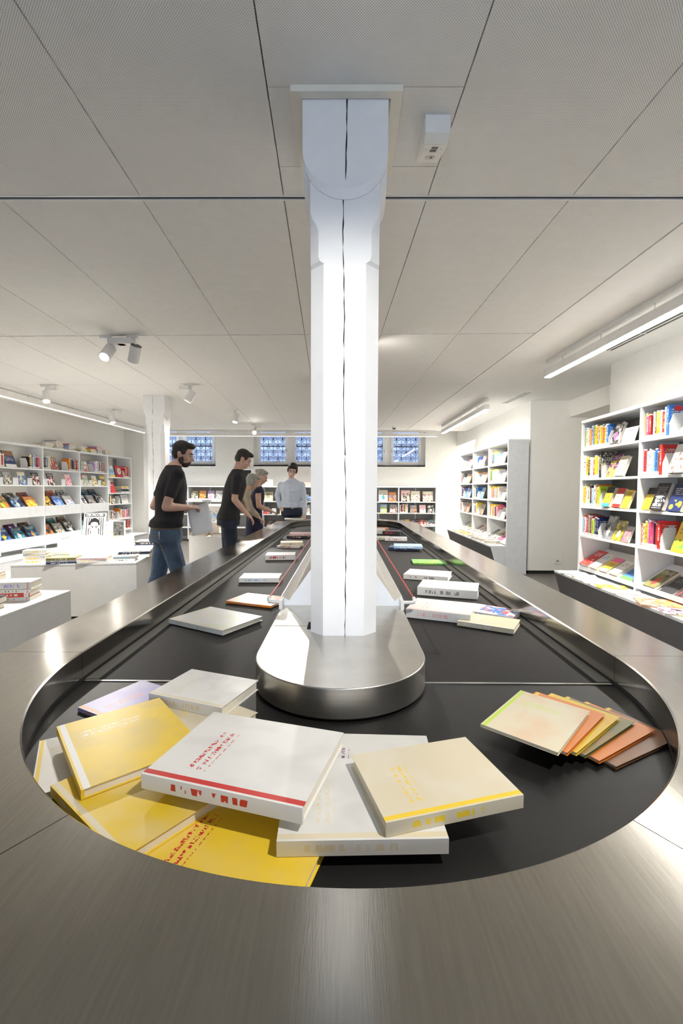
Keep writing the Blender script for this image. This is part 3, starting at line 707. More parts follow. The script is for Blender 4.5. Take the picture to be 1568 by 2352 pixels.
# ------------------------------------------------------------------ bookcases
def bookcase(F, label, posts, top, boards, depth, deck=None, group='white wall bookcases', base=0.0, endpanel=None, name='bookcase', extra=None):
    """boards: list per bay of z tops"""
    t = empty(name); t.matrix_world = F; tag(t, label, 'bookcase', group)
    L0, L1 = posts[0], posts[-1]; th = .026
    for i, p in enumerate(posts):
        a, b = (p - th / 2, p + th / 2)
        if i == 0: a, b = p - .006, p + th - .006
        if i == len(posts) - 1: a, b = p - th + .006, p + .006
        B('upright', (a, b, 0, depth, base, top - .03), SHELFW, t)
    B('top_panel', (L0 - .008, L1 + .008, -.004, depth + .002, top - .03, top), SHELFW, t)
    for i in range(len(posts) - 1):
        a, b = posts[i] + th / 2 + .001, posts[i + 1] - th / 2 - .001
        if i == 0: a = posts[0] + th - .004
        if i == len(posts) - 2: b = posts[-1] - th + .004
        B('back_panel', (a, b, depth - .008, depth - .002, base + .05, top - .032), SHELFG, t)
        B('back_rail', ((a + b) / 2 - .012, (a + b) / 2 + .012, depth - .016, depth - .008, base + .05, top - .04), SHELFW, t)
        for z in boards[i]:
            MB().box(a, b, .004, depth - .01, z - .022, z).build('shelf_board', SHELFW, t)
        if deck:
            zf, zb_ = deck
            MB().prism([(.006, zf - .02), (.31, zb_ - .02), (.31, zb_), (.006, zf), (0.0, zf + .022), (-.004, zf + .022), (-.004, zf - .02)][::-1], 'x', a, b).build('sloped_deck', SHELFW, t)
    if endpanel is not None:
        p = posts[endpanel]; s = -1 if endpanel == 0 else 1
        B('end_panel', (min(p + s * .008, p + s * .03), max(p + s * .008, p + s * .03), -.006, depth, 0, top), mat('panel_grey', (.66, .68, .70), .45), t)
        B('end_cap_strip', (min(p + s * .007, p + s * .034), max(p + s * .007, p + s * .034), -.008, depth + .002, top, top + .022), SHELFW, t)
    return t
def bench(F, s0, s1, dpt, z, label, batter=.13, dk=0.0):
    t = empty('bench'); t.matrix_world = F; tag(t, label, 'bench', 'low display benches under the bookcases')
    B('bench_top', (s0, s1, -dpt, dk, z - .022, z), SHELFW, t)
    sec = [(-dpt + .006, z - .022), (dk - .004, z - .022), (dk - .004, 0), (-dpt + batter, 0)]
    MB().prism([(-dpt + .002, z - .022), (-dpt + .012, z - .022), (-dpt + batter + .01, 0), (-dpt + batter, 0)][::-1], 'x', s0 + .002, s1 - .002).build('front_panel', GREYP, t)
    for a in (s0 + .002, s1 - .02): MB().prism(sec[::-1], 'x', a, a + .018).build('side_panel', mat('panel_grey', (.66, .68, .70), .45), t)
    return t

# --- nearest right bookcase: origin = far end, s runs toward the camera
FR1 = frame((2.58, 5.02, 0), -PI / 2)
zb = [1.79, 1.475, 1.175, .86]
bookcase(FR1, 'tall white wall bookcase nearest on the right, with a long grey bench', [0, .99, 1.98], 2.10, [zb, zb], .34, deck=(.505, .70), base=.455)
bench(FR1, -.02, 2.6, .25, .455, 'long dark grey bench with white top under the nearest right bookcase', dk=.34)
N1 = 'nearest right bookcase'
W = lambda r, b: '%s shelf, %s bay, %s' % (r, b, N1)
d0 = .02
s = row(FR1, .03, d0, zb[0], 'klwwoigkyosykoywb', W('top', 'far'), .215, .024, seed=1, end=1)
face(FR1, s + .06, .03, zb[0], .135, .21, .032, cover('k', 'w', 'p', 'dark', 0), 'black paperback with bright title lines standing cover-out on top right shelf', 20)
o = face(FR1, s + .215, .025, zb[0], .20, .145, .004, PAPER, 'white sign card reading Skurriles on the top right shelf', 16); o.name = 'sign_card'; o['category'] = 'sign'
letter(o, 'Skurriles', .042, .10, .055, INKG, .2, .145, .004); decal(o, .2, .145, .004, [(.06, .11), (.15, .11), (.15, .122), (.06, .122)], INKG)
s = row(FR1, .03, d0, zb[1], 'wykwwryw', W('second', 'far'), .225, .032, seed=2)
M = FR1 @ Matrix.Translation((s, d0, zb[1])) @ STAND
o = book(M, .165, .265, .03, cover('k', 'c', 'm', 'dark', 0), 'dark picture book with large NARRA title beside a white bookend')
letter(o, 'NARRA', .044, .085, .178, INKW, .165, .265, .03, bold=.0006); letter(o, 'TIVUM', .03, .085, .145, INKW, .165, .265, .03)
bookend(FR1, s + .036, d0 + .005, zb[1], 'white bookend in front of the NARRA picture book', .13)
face(FR1, s + .115, .03, zb[1], .155, .235, .012, cover('v', 'l', 'y', 'art', 0), 'purple and green illustrated paperback, cover-out on second right shelf', 20)
face(FR1, s + .29, .03, zb[1], .125, .20, .03, cover('c', 'm', 'c', 'plain', 0), 'cream paperback with small dark title, cover-out on second right shelf', 20)
s = row(FR1, .03, d0, zb[2], 'yywwlkswol', W('third', 'far'), .215, .026, seed=3)
o = book(FR1 @ Matrix.Translation((s, d0, zb[2])) @ STAND, .155, .215, .012, cover('l', 'k', 'r', 'plain', 0), 'lime green book with a red dot beside a white bookend')
decal(o, .155, .215, .012, [(.115 + .022 * math.cos(k * PI / 8), .18 + .022 * math.sin(k * PI / 8)) for k in range(16)], INKR)
bookend(FR1, s + .018, d0 + .005, zb[2], 'white bookend in front of the lime green book', .16)
face(FR1, s + .095, .03, zb[2], .12, .205, .035, cover('y', 'k', 't', 'band', 0), 'yellow paperback with turquoise foot, cover-out on third right shelf', 20)
face(FR1, s + .265, .03, zb[2], .12, .195, .03, cover('c', 'r', 'r', 'band', 0), 'cream paperback with red head and foot, cover-out on third right shelf', 20)
face(FR1, s + .40, .03, zb[2], .10, .18, .02, cover('y', 'k', 'y', 'plain', 0), 'thin yellow paperback half hidden by the upright on third right shelf', 20)
s = row(FR1, .03, d0, zb[3], 'sowreekrlenn', W('fourth', 'far'), .215, .024, seed=4, end=1)
face(FR1, s + .07, .03, zb[3], .15, .245, .012, cover('e', 'k', 'c', 'dark', 0), 'grey photo book with a seated figure, cover-out on fourth right shelf', 20)
face(FR1, s + .245, .03, zb[3], .145, .205, .014, cover('d', 'y', 'w', 'dark', 0), 'olive green book with white boat shape, cover-out on fourth right shelf', 20)
face(FR1, s + .41, .03, zb[3], .10, .16, .02, cover('e', 'p', 'o', 'art', 0), 'small colourful book beside the upright on fourth right shelf', 20)
DK = math.degrees(math.atan2(.31, .12))
def deckbook(F, s, w, h, t, m, label, d=.012, zf=.512, kind='paperback'):
    M = F @ Matrix.Translation((s, d, zf)) @ Matrix.Rotation(math.radians(-57), 4, 'X') @ FACE @ Matrix.Translation((0, 0, .001))
    return book(M, w, h, t, m, label, None, kind, kind)
for (s_, w_, h_, t_, c_, lb) in ((.05, .17, .26, .045, ('r', 'w', 'c', 'plain'), 'thick red book with white title lying on the sloped deck at right'),
                                 (.25, .135, .23, .05, ('w', 'b', 's', 'plain'), 'thick white book with blue title on the sloped right deck'),
                                 (.42, .14, .22, .04, ('y', 'p', 'w', 'band'), 'yellow book with pink title on the sloped right deck'),
                                 (.59, .135, .21, .04, ('w', 'k', 'w', 'plain'), 'cream white paperback on the sloped right deck'),
                                 (.76, .16, .22, .02, ('b', 'w', 'g', 'band'), 'blue book with green leaf print beside the upright, sloped right deck'),
                                 (1.10, .15, .24, .03, ('d', 'k', 'r', 'dark'), 'dark green book with black title panel on the sloped right deck'),
                                 (1.30, .15, .21, .02, ('k', 'e', 'k', 'plain'), 'black photo book on the sloped right deck'),
                                 (1.48, .19, .25, .02, ('k', 'r', 'e', 'dark'), 'large black book with red print on the sloped right deck'),
                                 (1.72, .18, .24, .02, ('m', 'r', 'c', 'dark'), 'brown art book at the near end of the sloped right deck')):
    deckbook(FR1, s_, w_, h_, t_, cover(*c_), lb)
# near bay
s = row(FR1, 1.015, d0, zb[0], 'yprkweyywrw', W('top', 'near'), .215, .024, seed=5)
o = book(FR1 @ Matrix.Translation((s, d0, zb[0])) @ STAND, .16, .25, .022, cover('b', 'w', 'y', 'plain', 0), 'bright blue book with red label beside a white bookend, top right shelf')
decal(o, .16, .25, .022, [(.045, .20), (.105, .20), (.105, .24), (.045, .24)], INKR); decal(o, .16, .25, .022, [(.08, .165), (.10, .15), (.11, .17), (.115, .20), (.10, .195)], INKW)
bookend(FR1, s + .028, d0 + .005, zb[0], 'white bookend in front of the bright blue book', .18)
face(FR1, s + .12, .03, zb[0], .15, .15, .012, cover('w', 's', 'e', 'plain', 0), 'small white book lying back at the near end, top right shelf', 40)
s = row(FR1, 1.015, d0, zb[1], 'rwwwsbm', W('second', 'near'), .215, .026, seed=6)
o = book(FR1 @ Matrix.Translation((s, d0, zb[1])) @ STAND, .17, .25, .028, cover('r', 'w', 's', 'plain', 0), 'red book with white script title beside a white bookend')
letter(o, 'in Zürich', .028, .10, .20, INKW, .17, .25, .028)
bookend(FR1, s + .034, d0 + .005, zb[1], 'white bookend in front of the red book with script title', .18)
face(FR1, s + .13, .03, zb[1], .16, .24, .04, cover('w', 's', 'm', 'art', 0), 'white and blue book with a wooden pencil print, second right shelf', 20)
face(FR1, 1.02, .03, zb[2], .10, .20, .02, cover('y', 'k', 'y', 'band', 0), 'yellow paperback peeking past the upright on third right shelf', 20)
o = face(FR1, 1.15, .03, zb[2], .15, .235, .04, cover('k', 'e', 'w', 'plain', 0), 'thick black paperback titled REST IN PIECES, cover-out on third right shelf', 20)
letter(o, 'REST\nIN\nPIECES', .034, .075, .075, INKW, .15, .235, .04, bold=.0008); 
MBF = [(.02, .015), (.13, .015), (.13, .018), (.02, .018)]
decal(o, .15, .235, .04, MBF, INKW); decal(o, .15, .235, .04, [(a, b + .10) for a, b in MBF], INKW)
o = face(FR1, 1.34, .03, zb[2], .15, .225, .03, cover('n', 'w', 'y', 'plain', 0), 'navy paperback with white title and yellow dot, third right shelf', 20)
decal(o, .15, .225, .03, [(.04 + .022 * math.cos(k * PI / 8), .035 + .022 * math.sin(k * PI / 8)) for k in range(16)], INKY)
face(FR1, 1.52, .03, zb[2], .14, .22, .025, cover('y', 'g', 'w', 'band', 0), 'yellow and green paperback at the near end of third right shelf', 20)
s = row(FR1, 1.015, d0, zb[3], 'owlyippkr', W('fourth', 'near'), .225, .024, seed=7)
o = book(FR1 @ Matrix.Translation((s, d0, zb[3])) @ STAND, .165, .235, .028, cover('r', 'w', 'c', 'plain', 0), 'red book with small round print beside a white bookend, fourth right shelf')
for cxx in (.085, .11): decal(o, .165, .235, .028, [(cxx + .014 * math.cos(k * PI / 8), .19 + .012 * math.sin(k * PI / 8)) for k in range(16)], INKS)
bookend(FR1, s + .034, d0 + .005, zb[3], 'white bookend in front of the red book, fourth right shelf', .18)
face(FR1, s + .16, .03, zb[3], .16, .25, .014, cover('y', 'k', 'g', 'plain', 0), 'yellow book with black lettering and green drawing, fourth right shelf', 20)
# books lying on the near bench (x runs toward the wall, y depth)
for (x_, y_, w_, h_, t_, rz_, c_, lb) in ((2.45, 4.86, .20, .28, .008, 60, ('e', 'w', 'h', 'dark'), 'thin grey magazine lying at the far end of the near bench'),
    (2.44, 4.62, .15, .22, .020, 70, ('w', 'h', 'c', 'plain'), 'white paperback lying near the far end of the near bench'),
    (2.42, 4.36, .17, .24, .010, 75, ('w', 'm', 'h', 'dark'), 'white booklet with brown portrait lying on the near bench'),
    (2.45, 4.16, .16, .24, .008, 72, ('y', 'w', 'c', 'plain'), 'pale yellow booklet lying on the near bench'),
    (2.44, 3.93, .16, .23, .010, 65, ('w', 'i', 'n', 'art'), 'white booklet with violet print lying on the near bench'),
    (2.47, 3.54, .27, .31, .016, 68, ('o', 'm', 'e', 'art'), 'large orange brown picture book lying on the near bench'),
    (2.44, 3.28, .19, .25, .014, 70, ('w', 'k', 'p', 'art'), 'white book with green, blue and pink print on the near bench'),
    (2.46, 3.04, .21, .27, .022, 66, ('y', 'o', 'w', 'art'), 'yellow orange book lying near the frame edge on the bench'),
    (2.43, 2.74, .20, .28, .020, 75, ('c', 'k', 'o', 'plain'), 'cream book lying last on the near bench')):
    flat(x_, y_, .4555, w_, h_, t_, rz_ + 180 if rz_ else 0, cover(*c_), lb, 'books lying on the near bench')

# --- farther right bookcase
FR2 = frame((2.58, 10.25, 0), -PI / 2)
zb2 = [1.776, 1.471, 1.172, .858]
bookcase(FR2, 'white wall bookcase farther along the right wall, with grey end panel', [0, 1.0, 2.0, 2.98], 2.125, [zb2] * 3, .32, deck=(.485, .68), base=.45, endpanel=3)
bench(FR2, -.09, 2.965, .255, .45, 'short grey bench with white top under the farther right bookcase', dk=.30)
N2 = 'farther right bookcase'
W2 = lambda r, b: '%s shelf, %s bay, %s' % (r, b, N2)
spec = {('top', 'far'): ('wcwbww', .04), ('second', 'far'): ('wrwe', .04), ('third', 'far'): ('cvyni', .04), ('fourth', 'far'): ('rmw', .04),
        ('top', 'middle'): ('ewwhwwsb', 1.03), ('second', 'middle'): ('mwwyow', 1.03), ('third', 'middle'): ('cyewwkb', 1.03), ('fourth', 'middle'): ('wwcbysy', 1.03),
        ('top', 'near'): ('ywhwkwtwcyws', 2.03), ('second', 'near'): ('rwrggwiwywwww', 2.03), ('third', 'near'): ('wcwhmowowkwkow', 2.03), ('fourth', 'near'): ('gwrwcyowiynpwp', 2.03)}
for (r, b), (sp_, s_) in spec.items():
    z = zb2[['top', 'second', 'third', 'fourth'].index(r)]
    e = row(FR2, s_, .015, z, sp_, W2(r, b), .215, .030 if b == 'far' else .033, seed=len(sp_) * 7 + len(r) * 3 + len(b), sticker=2 if b == 'near' else 1, end=1)
    if b == 'near':
        face(FR2, e + .13, .03, z, .17, .20, .02, cover('w', 'e', 'c', 'plain', 0), 'pale book leaning at the right end, %s' % W2(r, b), 20)
    else:
        cs = {'top': ('r', 'w', 'w'), 'second': ('c', 'o', 'i'), 'third': ('s', 'b', 't'), 'fourth': ('e', 'o', 'k')}[r]
        face(FR2, e + .16, .03, z, .15, .22, .02, cover(cs[0], cs[1], cs[2], 'art', 0), '%s illustrated book cover-out, %s' % (COLS[cs[0]][0], W2(r, b)), 20)
        if b == 'far' or r == 'second':
            face(FR2, e + .34, .03, z, .14, .21, .02, cover(cs[1], cs[0], 'w', 'art', 0), '%s illustrated book cover-out, right end, %s' % (COLS[cs[1]][0], W2(r, b)), 20)
dk2 = ['e', 'w', 'l', 'k', 'c', 'm', 'h', 'm', 's', 'e', 'k', 'c', 'm', 'p', 'w']
for i, ch in enumerate(dk2):
    deckbook(FR2, .06 + i * .192 + (.02 if i > 4 else 0), .155, .235, .02, cover(ch, 'w', 'k', 'art' if ch != 'p' else 'plain', 0),
             '%s magazine, %s from left, sloped deck of farther right bookcase' % (COLS[ch][0], ORD[i]), zf=.492, kind='magazine')
for i, (y_, ch) in enumerate(((9.95, 'c'), (9.65, 'l'), (9.3, 'o'), (8.95, 'y'), (8.6, 'i'), (8.35, 'k'), (8.1, 'e'), (7.85, 'c'), (7.55, 'w'))):
    for k in range(1 if i < 4 else 2 if i < 6 else 3):
        flat(2.45 + .01 * (k % 2), y_ + .012 * k, .4505 + k * .0165, .16, .22, .016, 200 + i * 23 % 40 + k * 3, cover('wech'[k] if k else ch, 'w', 'm', 'plain', 0),
             '%s %s book, %s pile from back, farther right bench' % (('lowest', 'second', 'third')[k], COLS['wech'[k] if k else ch][0], ORD[i]), 'books lying on the farther right bench')

# ------------------------------------------------------------------ left wall bookcase (s runs away from the camera)
aL = PI / 2 - math.atan2(.201, 3.865)
FL = frame((-5.279, 6.89, 0), aL)
PL = [0, .985, 1.99, 2.945, 3.925]
bA = [1.672, 1.395]
cs = bookcase(FL, 'long white wall bookcase along the left wall with display trays', PL, 2.064, [bA, bA, bA, [1.593, 1.242, .994, .647, .397]], .36, base=.30)
for i in range(3):
    a, b = PL[i] + .014, PL[i + 1] - .014
    B('display_tray_front', (a, b, -.012, .004, .858, 1.036), mat('tray_white', (.72, .74, .75), .4), cs)
    MB().prism([(.005, .99), (.34, 1.18), (.34, 1.165), (.005, .975)], 'x', a, b).build('tray_deck', SHELFG, cs)
    dr = B('drawer_front', (a, b, -.014, .002, .352, .53), mat('tray_white', (.72, .74, .75), .4), cs)
    B('handle', ((a + b) / 2 - .13, (a + b) / 2 + .13, -.034, -.012, .452, .464), SHELFW, dr)
    MB().prism([(.005, .49), (.34, .66), (.34, .645), (.005, .475)], 'x', a, b).build('tray_deck', SHELFG, cs)
t = empty('bench'); t.matrix_world = FL; tag(t, 'low white ledge with grey front running below the left wall bookcase', 'bench', 'low display benches under the bookcases')
B('bench_top', (-1.0, 4.1, -.30, .36, .252, .274), SHELFW, t); B('front_panel', (-1.0, 4.09, -.285, -.275, .0, .252), mat('panel_grey', (.66, .68, .70), .45), t)
for a in (-.99, 4.07): B('side_panel', (a, a + .015, -.275, .35, 0, .252), mat('panel_grey', (.66, .68, .70), .45), t)
NL = 'left wall bookcase'
BAY = ['first', 'second', 'third', 'fourth']
def WL(r, b): return '%s shelf, %s bay, %s' % (r, BAY[b], NL)
z = bA[0]
# bay 1 top
s = row(FL, .03, .02, z, 'mwcwrw', WL('top', 0), .19, .022, seed=21)
face(FL, .20, .03, z, .22, .27, .012, cover('n', 'm', 'w', 'band', 0), 'large navy and white book leaning on the top left shelf', 18)
bookend(FL, .66, .03, z, 'white bookend at the right end, ' + WL('top', 0), .17)
row(FL, .68, .02, z, 'kcmsienrp', WL('top', 0), .215, .026, seed=22, n0=6)
s = row(FL, 1.01, .02, z, 'wkkwtwc', WL('top', 1), .22, .024, seed=23)
face(FL, s + .03, .03, z, .19, .24, .012, cover('m', 'r', 'w', 'art', 0), 'brown comic album leaning beside upright books on top left shelf', 18)
bookend(FL, 1.68, .03, z, 'white bookend at the right end, ' + WL('top', 1), .17)
row(FL, 1.70, .02, z, 'okwkkrekr', WL('top', 1), .215, .025, seed=24, n0=7)
s = row(FL, 2.01, .02, z, 'wnewg', WL('top', 2), .21, .024, seed=25)
face(FL, s + .02, .03, z, .16, .21, .012, cover('w', 'r', 'h', 'art', 0), 'white and red booklet leaning on top left shelf, third bay', 18)
bookend(FL, 2.47, .03, z, 'white bookend in the middle, ' + WL('top', 2), .17)
row(FL, 2.49, .02, z, 'iwwsmewkemr', WL('top', 2), .215, .032, seed=26, n0=5)
# row two: cover-out comics between small grey dividers
DIV = mat('divider_grey', (.68, .70, .71), .45)
cols2 = [[('e', 'c', 'k'), ('c', 'b', 'k'), ('k', 'w', 'r')], [('k', 'w', 'r'), ('h', 'p', 'c')], [('h', 'g', 'w'), ('w', 'y', 'k'), ('y', 'k', 'e')]]
for b in range(3):
    n = len(cols2[b]); L_ = PL[b + 1] - PL[b] - .06
    for k in range(n):
        s_ = PL[b] + .10 + k * L_ / n
        face(FL, s_ + .06, .03, bA[1], .16, .215, .012, cover(*cols2[b][k], 'art', 0), '%s comic book, %s cover-out from left, %s' % (COLS[cols2[b][k][0]][0], ORD[k], WL('second', b)), 15)
        o = MB().box(0, .11, 0, .005, 0, .115).box(0, .11, 0, .07, 0, .004).build('shelf_divider', DIV); o.matrix_world = FL @ Matrix.Translation((s_ - .075, .025, bA[1])); tag(o, 'small grey divider, %s from left, %s' % (ORD[k], WL('second', b)), 'divider', 'small grey dividers on the second left shelf')
# rows three and four: two tiers of comics behind tray fronts
pal = [('d', 'o', 'l'), ('n', 's', 'c'), ('o', 'y', 'l'), ('y', 'k', 'o'), ('b', 'i', 's'), ('w', 's', 'r'), ('w', 'n', 'm'), ('e', 'm', 'k'), ('k', 'w', 'e')]
palb = [('k', 'd', 'e'), ('k', 'e', 'c'), ('m', 'v', 'k'), ('k', 'n', 'm'), ('m', 'r', 'k'), ('e', 'k', 'w'), ('r', 'k', 'm'), ('n', 't', 'k'), ('n', 'k', 't')]
pal2 = [('n', 'b', 'y'), ('n', 't', 'w'), ('n', 't', 'o'), ('m', 'o', 'k'), ('e', 'c', 'd'), ('k', 'w', 'w'), ('t', 's', 'c'), ('k', 'd', 'm'), ('n', 'e', 'k')]
pal2b = [('m', 'o', 'y'), ('v', 'k', 'w'), ('k', 'm', 'e'), ('k', 'e', 'k'), ('k', 't', 'g'), ('k', 'm', 'd'), ('e', 'k', 'm'), ('n', 'k', 'e'), ('d', 'k', 'm')]
for b in range(3):
    for k in range(3):
        s_ = PL[b] + .05 + k * .305; i = b * 3 + k
        for (rn, z0, p_, back) in (('front tier, tray', 1.0, pal, 0), ('back tier, tray', 1.115, palb, 1), ('front tier, drawer', .50, pal2, 0), ('back tier, drawer', .60, pal2b, 1)):
            c_ = p_[i]
            face(FL, s_ + (.04 if back else 0), .03 + .17 * back, z0, .225, .23, .012, cover(*c_, 'dark' if COLS[c_[0]][1][0] < .3 else 'art', 0),
                 '%s comic album, %s from left, %s, %s bay, %s' % (COLS[c_[0]][0], ORD[k], rn, BAY[b], NL), 32)
# bay four
bD = [1.593, 1.242, .994, .647, .397]
s = row(FL, 2.97, .02, bD[0], 'wwe', WL('top', 3), .26, .03, seed=31)
face(FL, s + .03, .03, bD[0], .19, .26, .012, cover('s', 'w', 'y', 'band', 0), 'blue and yellow picture book leaning, top shelf, left bookcase fourth bay', 15)
o = face(FL, 3.38, .06, bD[0], .27, .27, .01, cover('r', 'o', 'r', 'plain', 0), 'square red picture book with white disc, top shelf, left bookcase', 10)
decal(o, .27, .27, .01, [(.14 + .075 * math.cos(k * PI / 12), .14 + .075 * math.sin(k * PI / 12)) for k in range(24)], INKW); decal(o, .27, .27, .01, [(.13, .10), (.16, .13), (.15, .19), (.125, .15)], INKG, lift=.0009)
bookend(FL, 3.66, .02, bD[0], 'white bookend right of the square red picture book', .16)
row(FL, 3.68, .02, bD[0], 'rwmrr', WL('top', 3), .24, .034, seed=32, n0=3)
s = row(FL, 2.97, .02, bD[1], 'rww', WL('second', 3), .25, .03, seed=33)
face(FL, s + .03, .03, bD[1], .19, .25, .012, cover('r', 'w', 'r', 'plain', 0), 'red booklet with white script, second shelf, left bookcase fourth bay', 18)
for k, ch in enumerate('weknwyc'):
    M = FL @ Matrix.Translation((3.40 + .01 * (k % 3), .03, bD[1] + k * .0215)) @ Matrix.Rotation(PI / 2, 4, 'Z') @ Matrix.Translation((0, -.44 + .03 * (k % 2), 0))
    book(M, .22, .30, .021, cover(ch, 'k', 'r', 'plain', 0), '%s book, %s up in the lying pile, %s' % (COLS[ch][0], ORD[k], WL('second', 3)))
s = row(FL, 2.97, .02, bD[2], 'ykcy', WL('third', 3), .20, .03, seed=34)
face(FL, s + .03, .03, bD[2], .15, .20, .012, cover('k', 'c', 'w', 'art', 0), 'black and cream comic leaning, third shelf, left bookcase fourth bay', 18)
bookend(FL, 3.45, .02, bD[2], 'white bookend, third shelf, left bookcase fourth bay', .17)
face(FL, 3.57, .05, bD[2], .28, .20, .01, cover('w', 'e', 'w', 'plain', 0), 'white landscape booklet, third shelf, left bookcase fourth bay', 12)
s = row(FL, 2.97, .02, bD[3], 'wcek', WL('fourth', 3), .20, .03, seed=35)
face(FL, s + .03, .03, bD[3], .17, .22, .012, cover('h', 'k', 'w', 'art', 0), 'rose and black comic leaning, fourth shelf, left bookcase fourth bay', 18)
bookend(FL, 3.42, .02, bD[3], 'white bookend, fourth shelf, left bookcase fourth bay', .17)
row(FL, 3.44, .02, bD[3], 'owlpsbhwrpim', WL('fourth', 3), .22, .032, seed=36, n0=4)
s = row(FL, 3.0, .02, bD[4], 'kwb', WL('lowest', 3), .20, .03, seed=37)
bookend(FL, 3.5, .02, bD[4], 'white bookend, lowest shelf, left bookcase fourth bay', .17)
row(FL, 3.62, .02, bD[4], 'bmkrmmr', WL('lowest', 3), .20, .032, seed=38, n0=3)
# piles on top of the left bookcase
piles = [(.78, 'w', .05), (1.10, 'wwcw', .0), (1.38, 'wwcwcwe', .0), (1.72, 'iwisir', .0), (2.08, 'dccww', .0), (2.40, 'ywyy', .0), (2.62, 'tsbhpiw', .0), (2.92, 'wwcww', 0)]
for pi_, (s_, sp_, _) in enumerate(piles):
    R = random.Random(50 + pi_); z = 2.0645
    for k, ch in enumerate(sp_):
        t_ = R.uniform(.016, .026); M = FL @ Matrix.Translation((s_ + R.uniform(-.012, .012), .02 + R.uniform(0, .02), z)) @ Matrix.Rotation(math.radians(R.uniform(-5, 5)), 4, 'Z')
        book(M, .17 + R.uniform(0, .05), .24, t_, cover(ch, 'e', 'c', 'plain', 0), '%s book, %s up in the %s pile on top of the left bookcase' % (COLS[ch][0], ORD[k], ORD[pi_]), 'piled books on top of the left bookcase', 'paperback', 'paperback')
        z += t_ + .0005

# ------------------------------------------------------------------ back wall bookcases
FB = frame((0, 11.55, 0), 0)
bb = [1.03, .745, .42]
bookcase(FB, 'low grey-backed bookcase on the back wall, right of the big post', [-.545, .41, 1.365, 2.32], 1.42, [bb] * 3, .36, base=.05)
def WB(r, b): return '%s shelf, %s bay, right back bookcase' % (r, b)
for (s_, w_, h_, c_, st, lb) in ((.86, .23, .30, ('w', 'c', 't'), 'dark', 'pale book with a standing figure'), (1.11, .20, .25, ('o', 'm', 'b'), 'art', 'orange illustrated comic'),
        (1.43, .23, .30, ('h', 'k', 'd'), 'art', 'rose comic with dark photo panels'), (1.68, .23, .28, ('c', 'w', 'm'), 'art', 'cream illustrated book'), (1.98, .26, .27, ('c', 'h', 'm'), 'art', 'beige wide picture book')):
    face(FB, s_, .04, bb[0], w_, h_, .014, cover(*c_, st, 0), lb + ' cover-out on the top shelf of right back bookcase', 15)
for (s_, w_, h_, c_, st, lb) in ((.90, .17, .22, ('s', 'l', 'y'), 'art', 'blue and green landscape comic'), (1.14, .19, .22, ('e', 'w', 'r'), 'art', 'grey comic with a dancing figure'),
        (1.66, .17, .20, ('e', 'o', 'k'), 'art', 'grey comic with checked shirt print'), (1.90, .16, .21, ('h', 'h', 'h'), 'plain', 'light pink comic'), (2.10, .17, .20, ('k', 'w', 'c'), 'dark', 'black comic with a white figure')):
    o = face(FB, s_, .04, bb[1], w_, h_, .014, cover(*c_, st, 0), lb + ' cover-out on the second shelf of right back bookcase', 15)
    if lb.startswith('light'): decal(o, w_, h_, .014, [(.10 + .015 * math.cos(k * PI / 6), .08 + .015 * math.sin(k * PI / 6)) for k in range(12)], INKB)
row(FB, 1.40, .04, bb[1], 'wkrwkyww', WB('second', 'right'), .215, .026, seed=41)
for k, ch in enumerate('eynkrkt'):
    face(FB, 1.42 + k * .122, .02, bb[2], .15, .22, .012, cover(ch, 'w', 'r', 'art', 0), '%s comic, %s from left, lowest shelf of right back bookcase' % (COLS[ch][0], ORD[k]), 50)
for k, ch in enumerate('km'):
    face(FB, .80 + k * .24, .05, bb[2], .2, .20, .012, cover(ch, 'e', 'm', 'art', 0), '%s comic, %s from left, lowest shelf, middle bay, right back bookcase' % (COLS[ch][0], ORD[k]), 50)
# left run
bl_ = [1.03, .70, .36]
FB2 = FB
bookcase(FB2, 'low grey-backed bookcase on the back wall, left of the big post', [-4.95, -4.0, -3.05, -2.1, -1.15, -.58], 1.415, [[1.03, .70, .36]] * 5, .36, base=.05)
tr_ = empty('pull_out_tray'); tr_.matrix_world = FB2; tag(tr_, 'white pull-out tray with handle in the left back bookcase', 'tray')
B('tray_front', (-3.985, -3.075, -.02, .0, 1.005, 1.095), SHELFW, tr_); B('tray_handle', (-3.62, -3.40, -.04, -.02, 1.045, 1.06), CHROME, tr_)
for (s_, w_, h_, c_, lb) in ((-3.92, .17, .20, ('d', 'w', 'k'), 'olive comic with white crowd'), (-3.72, .17, .20, ('o', 'm', 'y'), 'orange comic with a dancer'), (-3.50, .17, .20, ('i', 'w', 'r'), 'violet and white comic'), (-3.30, .17, .20, ('w', 'e', 'k'), 'white comic'),
        (-2.85, .18, .22, ('m', 'k', 'c'), 'brown comic'), (-1.0, .18, .22, ('k', 'b', 'c'), 'dark comic')):
    face(FB2, s_, .04, 1.095 if s_ < -3.1 else 1.03, w_, h_, .012, cover(*c_, 'art', 0), lb + ' standing in the left back bookcase', 15)
o = face(FB2, -2.06, .05, 1.03, .22, .24, .012, cover('c', 'k', 'c', 'plain', 0), 'brown paper covered comic asking NO FUTURE HERE in the back bookcase', 15)
letter(o, 'NO\nFUT\nHERE\n?', .042, .095, .13, INK, .22, .24, .012, bold=.0008)
for (s_, c_, lb) in ((-2.08, ('k', 'r', 'e'), 'black and red comic'), (-1.66, ('w', 'y', 'k'), 'white comic with bold black print'), (-1.45, ('w', 'o', 'b'), 'white and orange comic')):
    face(FB2, s_, .04, .70, .17, .22, .012, cover(*c_, 'art', 0), lb + ' on the second shelf of left back bookcase', 15)
